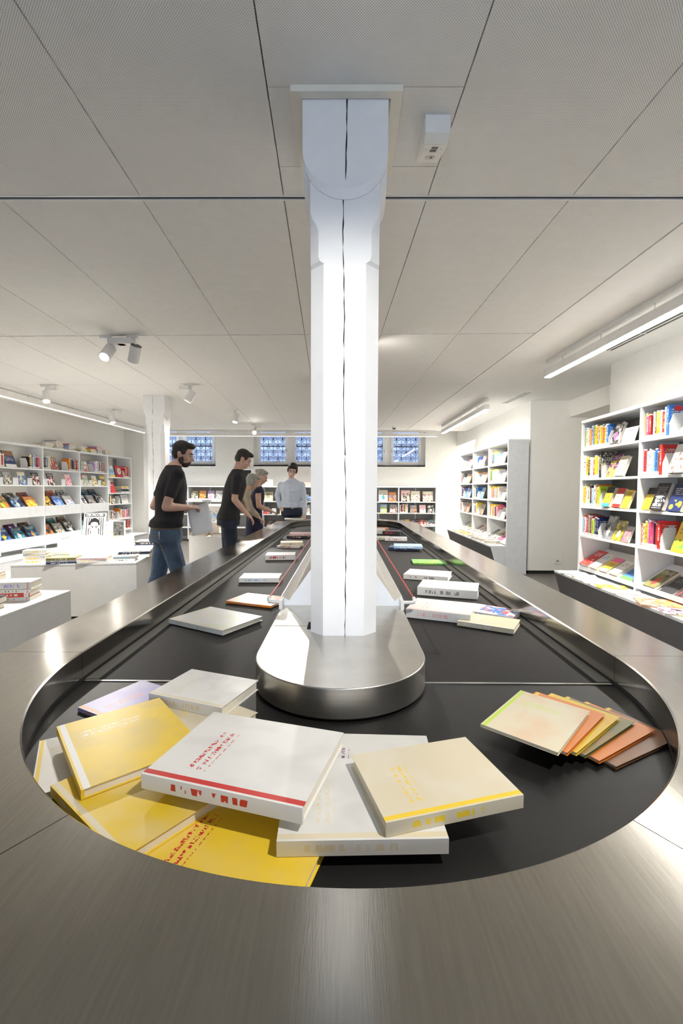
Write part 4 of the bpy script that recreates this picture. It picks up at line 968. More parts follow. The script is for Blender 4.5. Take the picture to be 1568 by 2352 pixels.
o = MB().box(0, .11, 0, .005, 0, .15).box(0, .11, 0, .07, 0, .004).build('shelf_divider', DIV); o.matrix_world = FB2 @ Matrix.Translation((-1.86, .03, .70)); tag(o, 'pale grey divider on the second shelf of left back bookcase', 'divider')
for k, ch in enumerate('kmbr'):
    face(FB2, -2.0 + k * .2, .04, .36, .17, .22, .012, cover(ch, 'e', 'r', 'art', 0), '%s comic, %s from left, lowest shelf of left back bookcase' % (COLS[ch][0], ORD[k]), 40)
row(FB2, -1.12, .04, .70, 'wywkwcww', 'second shelf, right bay, left back bookcase', .23, .03, seed=43)
for r_, sp_, z_ in (('top', 'wss', 1.03), ('second', 'koo', .70), ('lowest', 'ctt', .36)):
    row(FB2, -4.92, .04, z_, sp_, r_ + ' shelf, far left bay, left back bookcase', .26, .032, seed=44 + len(r_))
# on top of the back bookcases
def card(x, y, z, w_, h_, label, lines=2, rz=0, stem=0):
    t = empty('sign_card', (x, y, z), rz); tag(t, label, 'sign')
    if stem: MB().tube([(0, .045, -stem), (0, .045, .02)], .004, 6).box(-.05, .05, .01, .08, -stem, -stem + .006).build('stem', CHROME, t)
    MB().prism([(-.004, 0), (.0, 0), (.05, h_), (.046, h_)], 'x', -w_ / 2, w_ / 2).build('card', PAPER, t)
    MB().prism([(.09, 0), (.094, 0), (.05, h_), (.046, h_)], 'x', -w_ / 2, w_ / 2).build('card_back', PAPER, t)
    for k in range(lines):
        zz = h_ * (.78 - .34 * k); yy = -.005 + .05 * zz / h_
        MB().prism([(yy - .0015, zz - .007), (yy, zz - .007), (yy + .004, zz + .007), (yy + .0025, zz + .007)], 'x', -w_ * .4, w_ * (.1 if k else .3)).build('text_line', INKG, t)
card(-1.98, 11.62, 1.415, .27, .165, 'white sign card standing on the back bookcase beside the man in blue')
for k, ch in enumerate('wrgwr'):
    flat(-1.0 + .01 * (k % 2), 11.72, 1.4155 + k * .021, .24, .2, .02, 4 * k, cover(ch, 'w', 'k', 'plain', 0), '%s book, %s up in the pile on the back bookcase' % (COLS[ch][0], ORD[k]), 'pile on the back bookcase')

# ------------------------------------------------------------------ display plinths and the books on them
def plinth(corners, z0, z1, label, m=PLINTHW, gap=.008, name='display_plinth', group='white display plinths'):
    t = empty(name); tag(t, label, 'plinth', group)
    def ins(g):
        c = Vector((sum(p[0] for p in corners) / 4, sum(p[1] for p in corners) / 4))
        return [tuple(Vector(p) + (c - Vector(p)).normalized() * g) for p in corners]
    MB().prism(ins(.002), 'z', z0 + (.02 if z0 < .01 else 0), z1 - .02).build('body', m, t)
    MB().prism(corners, 'z', z1 - .0195, z1).build('top', m, t, bevel=.002)
    if z0 < .01: MB().prism(ins(.03), 'z', z0, z0 + .02).build('recessed_base', DARK, t)
    return t
plinth([(-3.05, 2.3), (-2.105, 2.3), (-2.10, 3.44), (-3.05, 3.44)], 0, .565, 'low white plinth at the left edge stacked with thick novels')
ca, sa = math.cos(math.radians(9.3)), math.sin(math.radians(9.3))
def pp(u, v): return (-3.37 + u * ca - v * sa, 4.53 + u * sa + v * ca)     # big plinth frame: u along front, v back
plinth([pp(0, 0), pp(1.2, 0), pp(1.2, 1.75), pp(0, 1.75)], 0, .57, 'large white plinth in the middle of the left side, books around its edge')
plinth([pp(.20, .56), pp(.845, .56), pp(.845, 1.22), pp(.20, 1.22)], .5705, .74, 'smaller white block on the large plinth carrying two upright comics', name='display_block')
plinth([(-2.56, 7.42), (-2.0, 7.42), (-1.96, 8.2), (-2.6, 8.2)], 0, .565, 'white plinth between the man in black and the tall visitor')
WARM = mat('warm_lit_card', (.80, .74, .64), .6)  # white block; the warm light on it is put into this colour
t = empty('display_riser', (-2.25, 7.75, .566)); tag(t, 'white riser with painted-in warm light, sloping left side, on the plinth behind the man', 'riser')
MB().prism([(-.30, 0), (.14, 0), (.12, .20), (-.06, .20)], 'y', -.12, .15).build('body', WARM, t); MB().prism([(-.065, .2005), (.125, .2005), (.125, .212), (-.065, .212)], 'y', -.125, .155).build('top', WPLAS, t)
face(frame((-2.25, 7.72, .779), 0), -.06, -.02, 0, .19, .27, .014, cover('w', 's', 'e', 'art', 0), 'white and blue comic album standing on the warm-tinted riser', 12)
face(frame((-2.25, 7.76, .779), 0), .04, .03, 0, .18, .25, .014, cover('l', 'k', 'h', 'art', 0), 'lime edged comic standing behind the white and blue album', 12)
card(-2.28, 7.90, 0.98, .24, .10, 'white sign card standing above the white and blue comic album', 1, stem=.2005)
for k, ch in enumerate('wmo'):
    flat(-2.42 + .01 * k, 7.52, .566 + k * .0205, .27, .19, .02, 3 * k, cover(ch, 'w', 'k', 'plain', 0), '%s book, %s up in the pile in front of the warm-tinted riser' % (COLS[ch][0], ORD[k]), 'pile before the cream riser')
flat(-2.10, 7.53, .566, .2, .18, .035, 2, cover('k', 'e', 'k', 'plain', 0), 'thick black book lying right of the pile before the warm-tinted riser')

# near plinth piles: spine toward the camera side
def pile(x, y, z, items, rz, grp, side, w=.15, h=.22, seed=1, spine_front=True):
    R = random.Random(seed)
    for k, (ch, t_, acc, desc) in enumerate(items):
        ww, hh = w * R.uniform(.97, 1.05), h * R.uniform(.97, 1.05)
        r = rz + R.uniform(-3, 3)
        M = Matrix.Translation((x + R.uniform(-.006, .006), y + R.uniform(-.006, .006), z)) @ Matrix.Rotation(math.radians(r + (90 if spine_front else 0)), 4, 'Z') @ Matrix.Translation((-ww / 2, -hh / 2, 0))
        book(M, ww, hh, t_, cover(ch, acc, 'w', 'plain', 1 if side == 'near' else 0), '%s, %s in %s' % (desc, 'lowest' if k == 0 else ORD[k] + ' up', grp), grp, 'paperback', 'paperback')
        z += t_ + .0006
g1 = 'the right pile of the near plinth'
pile(-2.31, 3.17, .5655, [('w', .026, 'e', 'white paperback'), ('r', .030, 'w', 'dark red novel with white labels'), ('w', .022, 'k', 'white novel with black stripe'), ('w', .050, 'i', 'thick white novel with grey portrait')], 8, g1, 'near', .165, .235, 3)
g2 = 'the front pile of the near plinth'
pile(-2.34, 2.86, .5655, [('c', .035, 'i', 'pale novel with blue line'), ('k', .040, 'r', 'dark novel with red spine block')], 6, g2, 'near', .16, .24, 4)
g3 = 'the back left pile of the near plinth'
pile(-2.62, 3.24, .5655, [('s', .02, 'w', 'pale blue book'), ('y', .035, 'w', 'yellow novel'), ('o', .035, 'y', 'orange novel'), ('c', .055, 'y', 'thick cream novel'), ('h', .02, 'r', 'rose book')], 12, g3, 'near', .17, .24, 5)
g4 = 'the low nearest pile of the near plinth'
pile(-2.33, 2.60, .5655, [('w', .015, 'y', 'white booklet'), ('e', .022, 'y', 'grey book with yellow edge'), ('k', .03, 'w', 'black novel')], 4, g4, 'near', .18, .25, 6)
# big plinth piles
def pileb(u, v, items, rz, grp, w, h, seed, sf=True):
    x, y = pp(u, v); pile(x, y, .5705, items, rz + 9.3, grp, 'far', w, h, seed, sf)
pileb(.19, .13, [('w', .034, 'y', 'white novel with yellow edge')] * 4, 2, 'the tall pile of the large plinth', .15, .21, 11)
pileb(.30, .40, [('c', .03, 'k', 'cream book'), ('k', .02, 'w', 'black book'), ('c', .03, 'e', 'pale book')], 5, 'the small pile behind the tall pile', .14, .2, 12)
pileb(.46, .12, [('n', .018, 'w', 'navy album'), ('e', .018, 'w', 'grey album'), ('d', .022, 'c', 'album with olive landscape cover')], 6, 'the dark pile overhanging the large plinth', .23, .28, 13)
pileb(.755, .12, [('w', .017, 'h', 'white comic album'), ('w', .017, 'y', 'white album with pale spine'), ('h', .018, 'e', 'album with pink printed cover')], 4, 'the pale front pile of the large plinth', .24, .28, 14)
pileb(1.045, .17, [('w', .025, 'k', 'white book'), ('e', .025, 't', 'grey book with misty cover')], 5, 'the right corner pile of the large plinth', .17, .22, 15)
pileb(1.06, .52, [('w', .03, 'e', 'white book'), ('k', .012, 'w', 'thin black book'), ('n', .018, 'w', 'navy book'), ('w', .014, 'g', 'green and white book')], 3, 'the wide right pile of the large plinth', .25, .33, 16)
pileb(1.08, .86, [('w', .03, 'e', 'white book'), ('m', .01, 'w', 'thin brown book'), ('w', .022, 'h', 'white printed book')], 4, 'the second right pile of the large plinth', .22, .30, 17)
pileb(1.06, 1.18, [('r', .03, 'w', 'red book'), ('n', .03, 'g', 'navy book'), ('k', .03, 'w', 'black book'), ('e', .012, 'k', 'dark grey album')], 0, 'the back right pile of the large plinth', .24, .34, 18)
# upright comics on the block
FPz = frame((pp(.20, .56)[0], pp(.20, .56)[1], .7405), math.radians(9.3))
bw, bh, bt = .245, .32, .02
o = face(FPz, .24, .10, 0, bw, bh, bt, cover('w', 'k', 'w', 'plain', 0), 'white comic titled DER PROCESS with a stern face over stripes', 10, rz=-6)
o.material_slots[0].material = PAPER
dd = lambda pts, m, nm='printed_shape', lf=.0004: decal(o, bw, bh, bt, pts, m, nm, lf)
dd([(.012, .272), (.235, .272), (.235, .312), (.012, .312)], INK, 'title_band'); letter(o, 'DER PROCESS', .036, .1235, .292, INKW, bw, bh, bt, bold=.0012, sp=.86)
for sx in (.030, .055, .078, .170, .193, .216): dd([(sx, .055), (sx + .009, .055), (sx + .009, .262), (sx, .262)], INK, 'stripe')
dd([(.02, .012), (.225, .012), (.215, .05), (.165, .075), (.085, .075), (.03, .05)], INKW, 'shoulders', .0005)
def oval(cx, cy, rx, ry, n=22, a0=0, a1=2 * PI): return [(cx + rx * math.cos(a0 + (a1 - a0) * k / n), cy + ry * math.sin(a0 + (a1 - a0) * k / n)) for k in range(n)]
dd(oval(.1235, .178, .062, .082), INK, 'hair', .0006)
for s_ in (-1, 1): dd(oval(.1235 + s_ * .056, .155, .012, .022), INKS, 'ear', .0007)
dd([(.076, .165), (.082, .115), (.105, .075), (.1235, .066), (.142, .075), (.165, .115), (.171, .165), (.160, .205), (.1235, .214), (.087, .205)], INKS, 'face', .0009)
for s_ in (-1, 1):
    dd([(.1235 + s_ * .010, .158), (.1235 + s_ * .040, .170), (.1235 + s_ * .040, .163), (.1235 + s_ * .010, .150)][::s_], INK, 'eyebrow', .0011)
    dd(oval(.1235 + s_ * .024, .148, .010, .004), INK, 'eye', .0011)
dd([(.118, .122), (.129, .122), (.125, .145), (.122, .145)], INKG, 'nose', .0011); dd([(.108, .104), (.139, .104), (.137, .1015), (.110, .1015)], INK, 'mouth', .0011)
o = face(FPz, .53, .12, 0, .16, .225, .02, cover('w', 'e', 'y', 'plain', 0), 'smaller comic with dark jungle picture beside the DER PROCESS comic', 14, rz=14)
dd2 = [(.03, .045), (.145, .045), (.145, .215), (.03, .215)]; decal(o, .16, .225, .02, dd2, mat('jungle_print', (.10, .10, .09), .5, noise=.95, scale=9), 'picture')
o = MB().box(-.06, .06, 0, .1, 0, .20).build('book_box', WPLAS); o.matrix_world = FPz @ Matrix.Translation((.50, .27, 0)); tag(o, 'plain white box behind the two upright comics on the block', 'box')

# ------------------------------------------------------------------ books riding on the conveyor (at rest)
def rides(items, grp):
    for (x, y, w_, h_, t_, rz, c_, lb, *z) in items:
        flat(x, y, (z[0] if z else BZ + .0032), w_, h_, t_, rz, cover(*c_), lb, grp)
zc = BZ + .0005
rides([(-.60, 1.33, .22, .30, .012, 62, ('i', 'o', 'w', 'soft'), 'blue grey magazine with orange stripes on the turning belt, left', zc),
       (-.415, 1.33, .19, .25, .03, 70, ('w', 'c', 'e', 'soft'), 'white paperback beside the island on the turning belt', zc + .0354),
       (-.385, 1.22, .18, .23, .022, 58, ('c', 'y', 'w', 'soft'), 'cream and gold paperback half under the white one', zc + .0126),
       (-.52, 1.06, .25, .31, .02, 40, ('y', 'w', 'e', 'soft'), 'large bright yellow book on the left of the turning belt', zc + .044),
       (-.64, 1.05, .16, .24, .018, 30, ('w', 'y', 'c', 'soft'), 'white book beside the large yellow one at the outer rim', zc),
       (-.42, .90, .22, .30, .022, 52, ('y', 'c', 'w', 'soft'), 'yellow atlas nearest the left front rim of the belt', zc + .0206),
       (-.20, .79, .24, .32, .02, 72, ('y', 'r', 'c', 'soft'), 'golden yellow book at the front of the turning belt', zc),
       (-.20, .945, .26, .34, .03, 74, ('w', 'r', 'e', 'soft'), 'large white book with dark red spine at the front', zc + .0655),
       (.03, .88, .24, .30, .028, 92, ('w', 'c', 'e', 'soft'), 'white book in the middle front of the turning belt', zc + .0212),
       (.06, 1.045, .22, .30, .0195, 88, ('w', 'v', 'e', 'soft'), 'white book with purple edge in front of the island', zc),
       (.18, .905, .21, .28, .026, 106, ('c', 'y', 'w', 'soft'), 'gold and cream book ending the front row of the belt', zc + .0500)], 'books riding on the turning belt')
for k, (ch, dx, rz) in enumerate((('m', .10, -62), ('o', .055, -58), ('d', .015, -54), ('y', -.02, -50), ('o', -.06, -46), ('c', -.10, -42))):
    flat(.615 + dx, 1.22 - abs(dx) * .3, zc + k * .0085, .19, .27, .008, rz, cover(ch, 'y' if ch != 'c' else 'l', 'o', 'soft', 0), '%s magazine, %s up in the fanned pile, right of turning belt' % (COLS[ch][0], ORD[k]), 'fanned magazines on the turning belt')
rides([(-.63, 2.20, .27, .36, .022, 60, ('w', 'c', 'l', 'soft'), 'large white paperback on the left belt nearest the turn'),
       (-.50, 2.62, .22, .30, .012, 68, ('o', 'e', 'i', 'soft'), 'orange and grey magazine on the left belt'),
       (-.60, 3.24, .19, .28, .030, 92, ('w', 's', 'e', 'soft'), 'white book on the left belt behind the orange magazine'),
       (-.60, 4.25, .20, .27, .045, 94, ('w', 'r', 'h', 'soft'), 'thick white and rose book on the left belt'),
       (-.61, 5.1, .20, .26, .02, 80, ('w', 'r', 'e', 'soft'), 'white book with red edge on the left belt'),
       (-.60, 5.13, .18, .25, .035, 96, ('c', 'e', 'w', 'soft'), 'cream book lying on the white one with red edge', BZ + .024),
       (-.62, 6.1, .22, .28, .03, 85, ('k', 'h', 'w', 'soft'), 'black book far along the left belt'),
       (-.60, 6.12, .20, .28, .03, 95, ('h', 'w', 'r', 'soft'), 'rose book on the black one far along the left belt', BZ + .034),
       (.55, 7.3, .22, .30, .03, 88, ('o', 'w', 'r', 'soft'), 'orange book at the far turn of the belt'),
       (.45, 6.75, .24, .30, .06, 85, ('w', 'h', 'r', 'soft'), 'thick white book far along the right belt'),
       (.68, 6.6, .18, .25, .05, 80, ('k', 'r', 'w', 'soft'), 'black and red book far along the right belt'),
       (.44, 5.95, .20, .30, .03, 90, ('c', 't', 'w', 'soft'), 'cream and teal book on the right belt'),
       (.66, 5.85, .20, .28, .035, 84, ('w', 'r', 'k', 'soft'), 'white book with red spots on the right belt'),
       (.63, 4.95, .22, .28, .03, 78, ('n', 'e', 'w', 'soft'), 'navy book under the pale blue ones on the right belt'),
       (.68, 4.88, .23, .30, .025, 84, ('s', 'w', 'r', 'soft'), 'pale blue book with red dot on the right belt', BZ + .034),
       (.75, 4.04, .21, .29, .014, 86, ('g', 'l', 'y', 'soft'), 'green magazine with yellow edge on the right belt'),
       (.62, 3.36, .24, .32, .035, 70, ('w', 'e', 'c', 'soft'), 'white book at the back of the big white cluster, right belt'),
       (.66, 2.86, .25, .36, .05, 72, ('w', 'e', 'w', 'soft'), 'thick white book in the middle of the white cluster, right belt'),
       (.51, 2.36, .25, .32, .045, 68, ('w', 'h', 'c', 'soft'), 'white book at the front of the white cluster, right belt'),
       (.70, 2.18, .18, .26, .022, 60, ('c', 'w', 'l', 'soft'), 'cream booklet beside the front white book, right belt'),
       (.78, 2.38, .17, .26, .02, 55, ('w', 'b', 'r', 'art'), 'multicoloured magazine next to the right rim of the belt')], 'books riding on the straight belts')
# magazine lying on the counter at the far end
o = flat(-.93, 8.30, TOP + .0006, .34, .24, .018, 10, cover('w', 'b', 'e', 'plain', 0), 'open white magazine lying on the far counter before the man in blue', name='magazine')
o['category'] = 'magazine'

# ------------------------------------------------------------------ people
SKIN = mat('skin', (.58, .36, .27), .55, noise=.08, scale=14, bump=.03, bscale=200)
SKIN2 = mat('skin_pale', (.62, .41, .32), .55, noise=.08, scale=14, bump=.03, bscale=200)
HAIRD = mat('hair_dark', (.022, .016, .012), .6, noise=.4, scale=60, bump=.4, bscale=220, stretch=(1, 1, .25))
HAIRG = mat('hair_grey', (.34, .33, .30), .6, noise=.3, scale=60, bump=.4, bscale=220, stretch=(1, 1, .25))
BEARD = mat('beard', (.05, .032, .022), .7, noise=.4, scale=120, bump=.3, bscale=300)
TEE = mat('black_cotton', (.018, .017, .019), .9, noise=.2, bump=.25, bscale=14)
JEANS = mat('blue_denim', (.075, .115, .18), .85, noise=.3, scale=9, bump=.35, bscale=16)
NAVYD = mat('navy_denim', (.018, .024, .045), .85, noise=.3, scale=9, bump=.3, bscale=16)
SHIRTB = mat('pale_blue_shirt', (.58, .65, .78), .8, noise=.04, bump=.3, bscale=15)
NAVY = mat('navy_dress', (.012, .013, .04), .85, noise=.2, bump=.2, bscale=14)
BEIGE = mat('beige_knit', (.42, .36, .27), .9, noise=.18, scale=8, bump=.4, bscale=30)
LEATH = mat('brown_belt', (.16, .09, .045), .5); SHOE = mat('dark_shoe', (.02, .018, .016), .5)
EYEW = mat('eye_white', (.50, .46, .42), .4); EYED = mat('eye_dark', (.03, .02, .015), .2); LIPS = mat('lips', (.42, .20, .17), .5)
STITCH = mat('jean_stitch', (.30, .17, .07), .8)

def remesh(mb, name, m, voxel, parent, smooth=6):
    o = mb.build(name, m)
    r = o.modifiers.new('r', 'REMESH'); r.mode = 'VOXEL'; r.voxel_size = voxel
    sm = o.modifiers.new('s', 'SMOOTH'); sm.factor = .5; sm.iterations = smooth
    dg = bpy.context.evaluated_depsgraph_get(); me = bpy.data.meshes.new_from_object(o.evaluated_get(dg)); me.name = name
    old = o.data; o.modifiers.clear(); o.data = me; bpy.data.meshes.remove(old)
    me.polygons.foreach_set('use_smooth', [True] * len(me.polygons))
    if not me.materials: me.materials.append(m)
    o.parent = parent; return o
def chain(P, pts, rs):
    for a, b, ra, rb in zip(pts[:-1], pts[1:], rs[:-1], rs[1:]): P.cap(a, b, ra, rb, 12)
def hand(P, wrist, d, up, curl=.5, side=1, sc=1.0):
    """palm plus five fingers; d = pointing direction, up = back-of-hand normal, side = +1 right hand"""
    wrist = Vector(wrist); d = Vector(d).normalized(); n = (Vector(up) - d * Vector(up).dot(d)).normalized(); x = d.cross(n) * side
    for k in range(4):
        off = (k - 1.5) * .0185 * sc; base = wrist + d * .085 * sc + x * off
        P.cap(wrist + d * .015 * sc + x * off * .7, base, .0135 * sc, .0115 * sc, 8)
        ln = (.040, .046, .043, .034)[k] * sc
        d1 = (d * math.cos(curl * .7) - n * math.sin(curl * .7)); p1 = base + d1 * ln
        d2 = (d * math.cos(curl * 1.9) - n * math.sin(curl * 1.9)); p2 = p1 + d2 * ln * .85
        P.cap(base, p1, .0105 * sc, .0095 * sc, 8); P.cap(p1, p2, .0095 * sc, .008 * sc, 8)
    tb = wrist + d * .025 * sc - x * .026 * sc; t1 = tb + (d * .7 - x * .75 - n * .25).normalized() * .042 * sc; t2 = t1 + (d * .9 - x * .25 - n * .45 * (1 + curl)).normalized() * .034 * sc
    P.cap(wrist + d * .01 * sc - x * .01 * sc, tb, .014 * sc, .013 * sc, 8); P.cap(tb, t1, .0125 * sc, .011 * sc, 8); P.cap(t1, t2, .0105 * sc, .009 * sc, 8)

def person(loc, rz, label, J, look, wear, voxel=.011):
    """J: joints in local coords (x right, y forward, z up). look: head yaw, pitch, roll in degrees. wear: dict of materials."""
    root = empty('person', loc, rz); tag(root, label, 'person')
    V = {k: Vector(v) for k, v in J.items()}; sk = wear['skin']; wd = wear.get('wide', 1.0)
    hy, hp, hr = [math.radians(a) for a in look]
    HR = (Matrix.Rotation(hy, 3, 'Z') @ Matrix.Rotation(hp, 3, 'X') @ Matrix.Rotation(hr, 3, 'Y'))
    hs = wear.get('hs', 1.0); HR = HR @ Matrix.Diagonal((hs, hs, hs))
    H = V['head']; hp_ = lambda x, y, z: H + HR @ Vector((x, y, z))
    P = MB()
    # torso
    def torso(P, e, z_lo=-.02, hem=None):
        pe, wa, ch, nk = V['pelvis'], V['waist'], V['chest'], V['neck']
        sw = (V['sr'] - V['sl']).length / 2
        r = [(pe + Vector((0, 0, z_lo)), .165 * wd + e, .112 * wd + e), (pe + Vector((0, 0, .06)), .168 * wd + e, .115 * wd + e), (wa, .150 * wd + e, .105 * wd + e),
             (wa.lerp(ch, .55), .160 * wd + e, .113 * wd + e), (ch, .170 * wd + e, .118 * wd + e), (ch.lerp(nk, .5), sw * .98 + e, .104 + e), (ch.lerp(nk, .72), sw * .80 + e * .8, .088 + e * .8), (ch.lerp(nk, .88), sw * .50 + e * .6, .072 + e * .6), (ch.lerp(nk, 1.0), .066 + e * .5, .062 + e * .5)]
        if hem: r = [(pe + Vector((0, 0, hem)), .180 * wd + e, .130 * wd + e), (pe + Vector((0, 0, hem + .06)), .172 * wd + e, .121 * wd + e)] + r[2:]
        P.loft(r)
        for s in ('l', 'r'): P.ell(V['s' + s] + Vector((0, 0, -.015)), (.053 + e, .058 + e, .053 + e))
    torso(P, 0)
    # head: skull, jaw, nose, ears, neck
    P.cap(V['neck'] - Vector((0, 0, .02)), hp_(0, -.012, -.075), .058, .054)
    P.ell(hp_(0, -.008, .03), (.076, .095, .090), HR); P.ell(hp_(0, .028, -.045), (.060, .062, .072), HR); P.ell(hp_(0, .048, -.088), (.036, .034, .028), HR)
    P.cap(hp_(0, .085, .010), hp_(0, .112, -.032), .010, .0145, 8); P.ell(hp_(0, .080, .022), (.05, .018, .012), HR)
    P.ell(hp_(0, .082, -.066), (.026, .014, .012), HR)
    for s in (-1, 1):
        P.ell(hp_(s * .077, -.01, -.012), (.012, .022, .034), HR, 10, 8); P.ell(hp_(s * .045, .062, -.028), (.022, .02, .02), HR, 10, 8)
    # arms and hands
    for s in ('l', 'r'):
        chain(P, [V['s' + s], V['e' + s]], [.052, .041]); chain(P, [V['e' + s], V['e' + s].lerp(V['w' + s], .3), V['w' + s]], [.041, .042, .027])
        hd = V.get('h' + s, V['w' + s] - V['e' + s]); hu = V.get('u' + s, Vector((0, 0, 1)))
        hand(P, V['w' + s], hd, hu, wear.get('curl' + s, .55), 1 if s == 'r' else -1)
    for s in ('l', 'r'):
        chain(P, [V['hip' + s], V['k' + s]], [.078, .054]); chain(P, [V['k' + s], V['k' + s].lerp(V['a' + s], .35), V['a' + s]], [.052, .052, .034])
        P.cap(V['a' + s] + Vector((0, -.02, -.03)), V['a' + s] + Vector((0, .13, -.045)), .033, .026)
    body = remesh(P, 'body', sk, voxel, root, 5)
    # clothes
    T = MB(); torso(T, .013, hem=wear.get('hem', -.02))
    sl = wear.get('sleeve', .55)
    for s in ('l', 'r'):
        a, b, c = V['s' + s], V['e' + s], V['w' + s]
        if sl <= 1: chain(T, [a, a.lerp(b, sl)], [.060, .059])
        else: chain(T, [a, b, b.lerp(c, sl - 1)], [.060, .052, .041])
    if wear.get('skirt'):
        pe = V['pelvis']; T.loft([(pe + Vector((0, .01, -.55)), .22, .17), (pe + Vector((0, 0, -.25)), .205, .155), (pe + Vector((0, 0, .08)), .18, .13)])
    top = remesh(T, wear.get('topname', 'shirt'), wear['top'], voxel * 1.05, root, 4)
    L = MB()
    pe = V['pelvis']
    L.loft([(pe + Vector((0, -.006, -.10)), .172 * wd, .135 * wd), (pe + Vector((0, 0, -.03)), .182 * wd, .134 * wd), (pe + Vector((0, 0, .055)), .170 * wd, .122 * wd)])
    for s in ('l', 'r'):
        h_, k_, a_ = V['hip' + s], V['k' + s], V['a' + s]
        chain(L, [h_, h_.lerp(k_, .5), k_, k_.lerp(a_, .5), a_ + Vector((0, 0, .02))], [.098, .088, .076, .072, .066])
    leg = remesh(L, 'trousers', wear['legs'], voxel * 1.05, root, 3)
    if wear.get('belt'):
        MB().loft([(pe + Vector((0, 0, .032)), .176 * wd, .128 * wd), (pe + Vector((0, 0, .064)), .174 * wd, .126 * wd)], 32).build('belt', wear['belt'], root, smooth=40)
    for s in ('l', 'r'):
        a_ = V['a' + s]; mb = MB(); mb.cap(a_ + Vector((0, -.03, -.035)), a_ + Vector((0, .15, -.05)), .044, .034); mb.box(-.04 + a_.x, .04 + a_.x, a_.y - .07, a_.y + .18, a_.z - .085, a_.z - .065)
        remesh(mb, 'shoe', SHOE, .012, root, 2)
    # hair
    Hh = MB(); st = wear.get('hair_style', 'short')
    Hh.ell(hp_(0, -.022, .052), (.084, .096, .084), HR)
    if st == 'short':
        Hh.ell(hp_(0, -.055, .000), (.072, .058, .072), HR); Hh.ell(hp_(0, .045, .098), (.062, .055, .030), HR)
        for s in (-1, 1): Hh.ell(hp_(s * .066, .012, .022), (.017, .03, .03), HR, 10, 8)
    elif st == 'mop':
        Hh.ell(hp_(0, -.03, .06), (.092, .10, .088), HR); Hh.ell(hp_(0, -.045, .01), (.088, .068, .085), HR); Hh.ell(hp_(-.02, .060, .088), (.066, .046, .034), HR); Hh.ell(hp_(.045, .058, .078), (.035, .035, .033), HR)
        for s in (-1, 1): Hh.ell(hp_(s * .074, .004, .02), (.02, .04, .048), HR, 10, 8)
    elif st == 'bun':
        Hh.ell(hp_(0, -.045, .005), (.080, .062, .085), HR); Hh.ell(hp_(0, .03, .095), (.066, .058, .03), HR); Hh.ell(hp_(0, -.105, .06), (.045, .04, .042), HR)
    else:
        Hh.ell(hp_(0, -.05, -.01), (.086, .07, .10), HR); Hh.ell(hp_(0, .035, .092), (.072, .06, .035), HR)
        for s in (-1, 1): Hh.ell(hp_(s * .075, -.005, -.005), (.022, .045, .07), HR, 10, 8)
    remesh(Hh, 'hair', wear['hair'], .009, root, 2)
    if wear.get('beard'):
        Bd = MB(); Bd.ell(hp_(0, .040, -.080), (.050, .052, .042), HR); Bd.ell(hp_(0, .066, -.058), (.034, .034, .012), HR)
        for s in (-1, 1): Bd.ell(hp_(s * .052, .012, -.055), (.016, .032, .045), HR, 10, 8)
        remesh(Bd, 'beard', BEARD, .008, root, 2)
    for s in (-1, 1):
        MB().ell(hp_(s * .032, .074, .004), (.0125, .0125, .0085), HR, 10, 8).build('eye', EYEW, root, smooth=180)
        MB().ell(hp_(s * .032, .0835, .003), (.006, .005, .006), HR, 8, 6).build('iris', EYED, root, smooth=180)
        MB().tube([hp_(s * .014, .093, .024), hp_(s * .034, .090, .030), hp_(s * .052, .074, .022)], [.004, .0055, .003], 6).build('eyebrow', wear['hair'], root, smooth=180)
    MB().ell(hp_(0, .093, -.066), (.022, .007, .0055), HR, 12, 6).build('lips', LIPS, root, smooth=180)
    if wear.get('glasses'):
        for s in (-1, 1):
            MB().tube([hp_(s * .034 + .023 * math.cos(2 * PI * k / 12), .102, .004 + .017 * math.sin(2 * PI * k / 12)) for k in range(13)], .0022, 5).tube([hp_(s * .057, .10, .008), hp_(s * .080, .0, .008)], .002, 5).build('glasses', CHROME, root)
        MB().tube([hp_(-.012, .105, .006), hp_(.012, .105, .006)], .002, 5).build('glasses_bridge', CHROME, root)
    return root, top, leg, V

from mathutils.bvhtree import BVHTree
def surface(o):
    me = o.data; t = BVHTree.FromPolygons([v.co for v in me.vertices], [p.vertices[:] for p in me.polygons])
    def hit(x, z, sgn):
        r = t.ray_cast(Vector((x, sgn, z)), Vector((0, -sgn, 0))); return r[0] if r[0] is not None else Vector((x, sgn * .12, z))
    return hit
def joints(head_z, lean=.0, sh=.185, **kw):
    J = dict(pelvis=(0, 0, .93), waist=(0, .005 + lean * .25, 1.08), chest=(0, .01 + lean * .7, 1.32), neck=(0, lean * 1.0 - .005, 1.52), head=(0, lean * 1.35 + .035, head_z),
             sr=(sh, lean * .85, 1.455), sl=(-sh, lean * .85, 1.455), er=(.235, lean * .6 - .03, 1.16), el=(-.235, lean * .6 - .03, 1.16), wr=(.22, .16, 1.0), wl=(-.22, .16, 1.0),
             hipr=(.088, 0, .88), hipl=(-.088, 0, .88), kr=(.10, .02, .49), kl=(-.10, .02, .49), ar=(.11, -.02, .085), al=(-.11, -.02, .085))
    J.update(kw); return J

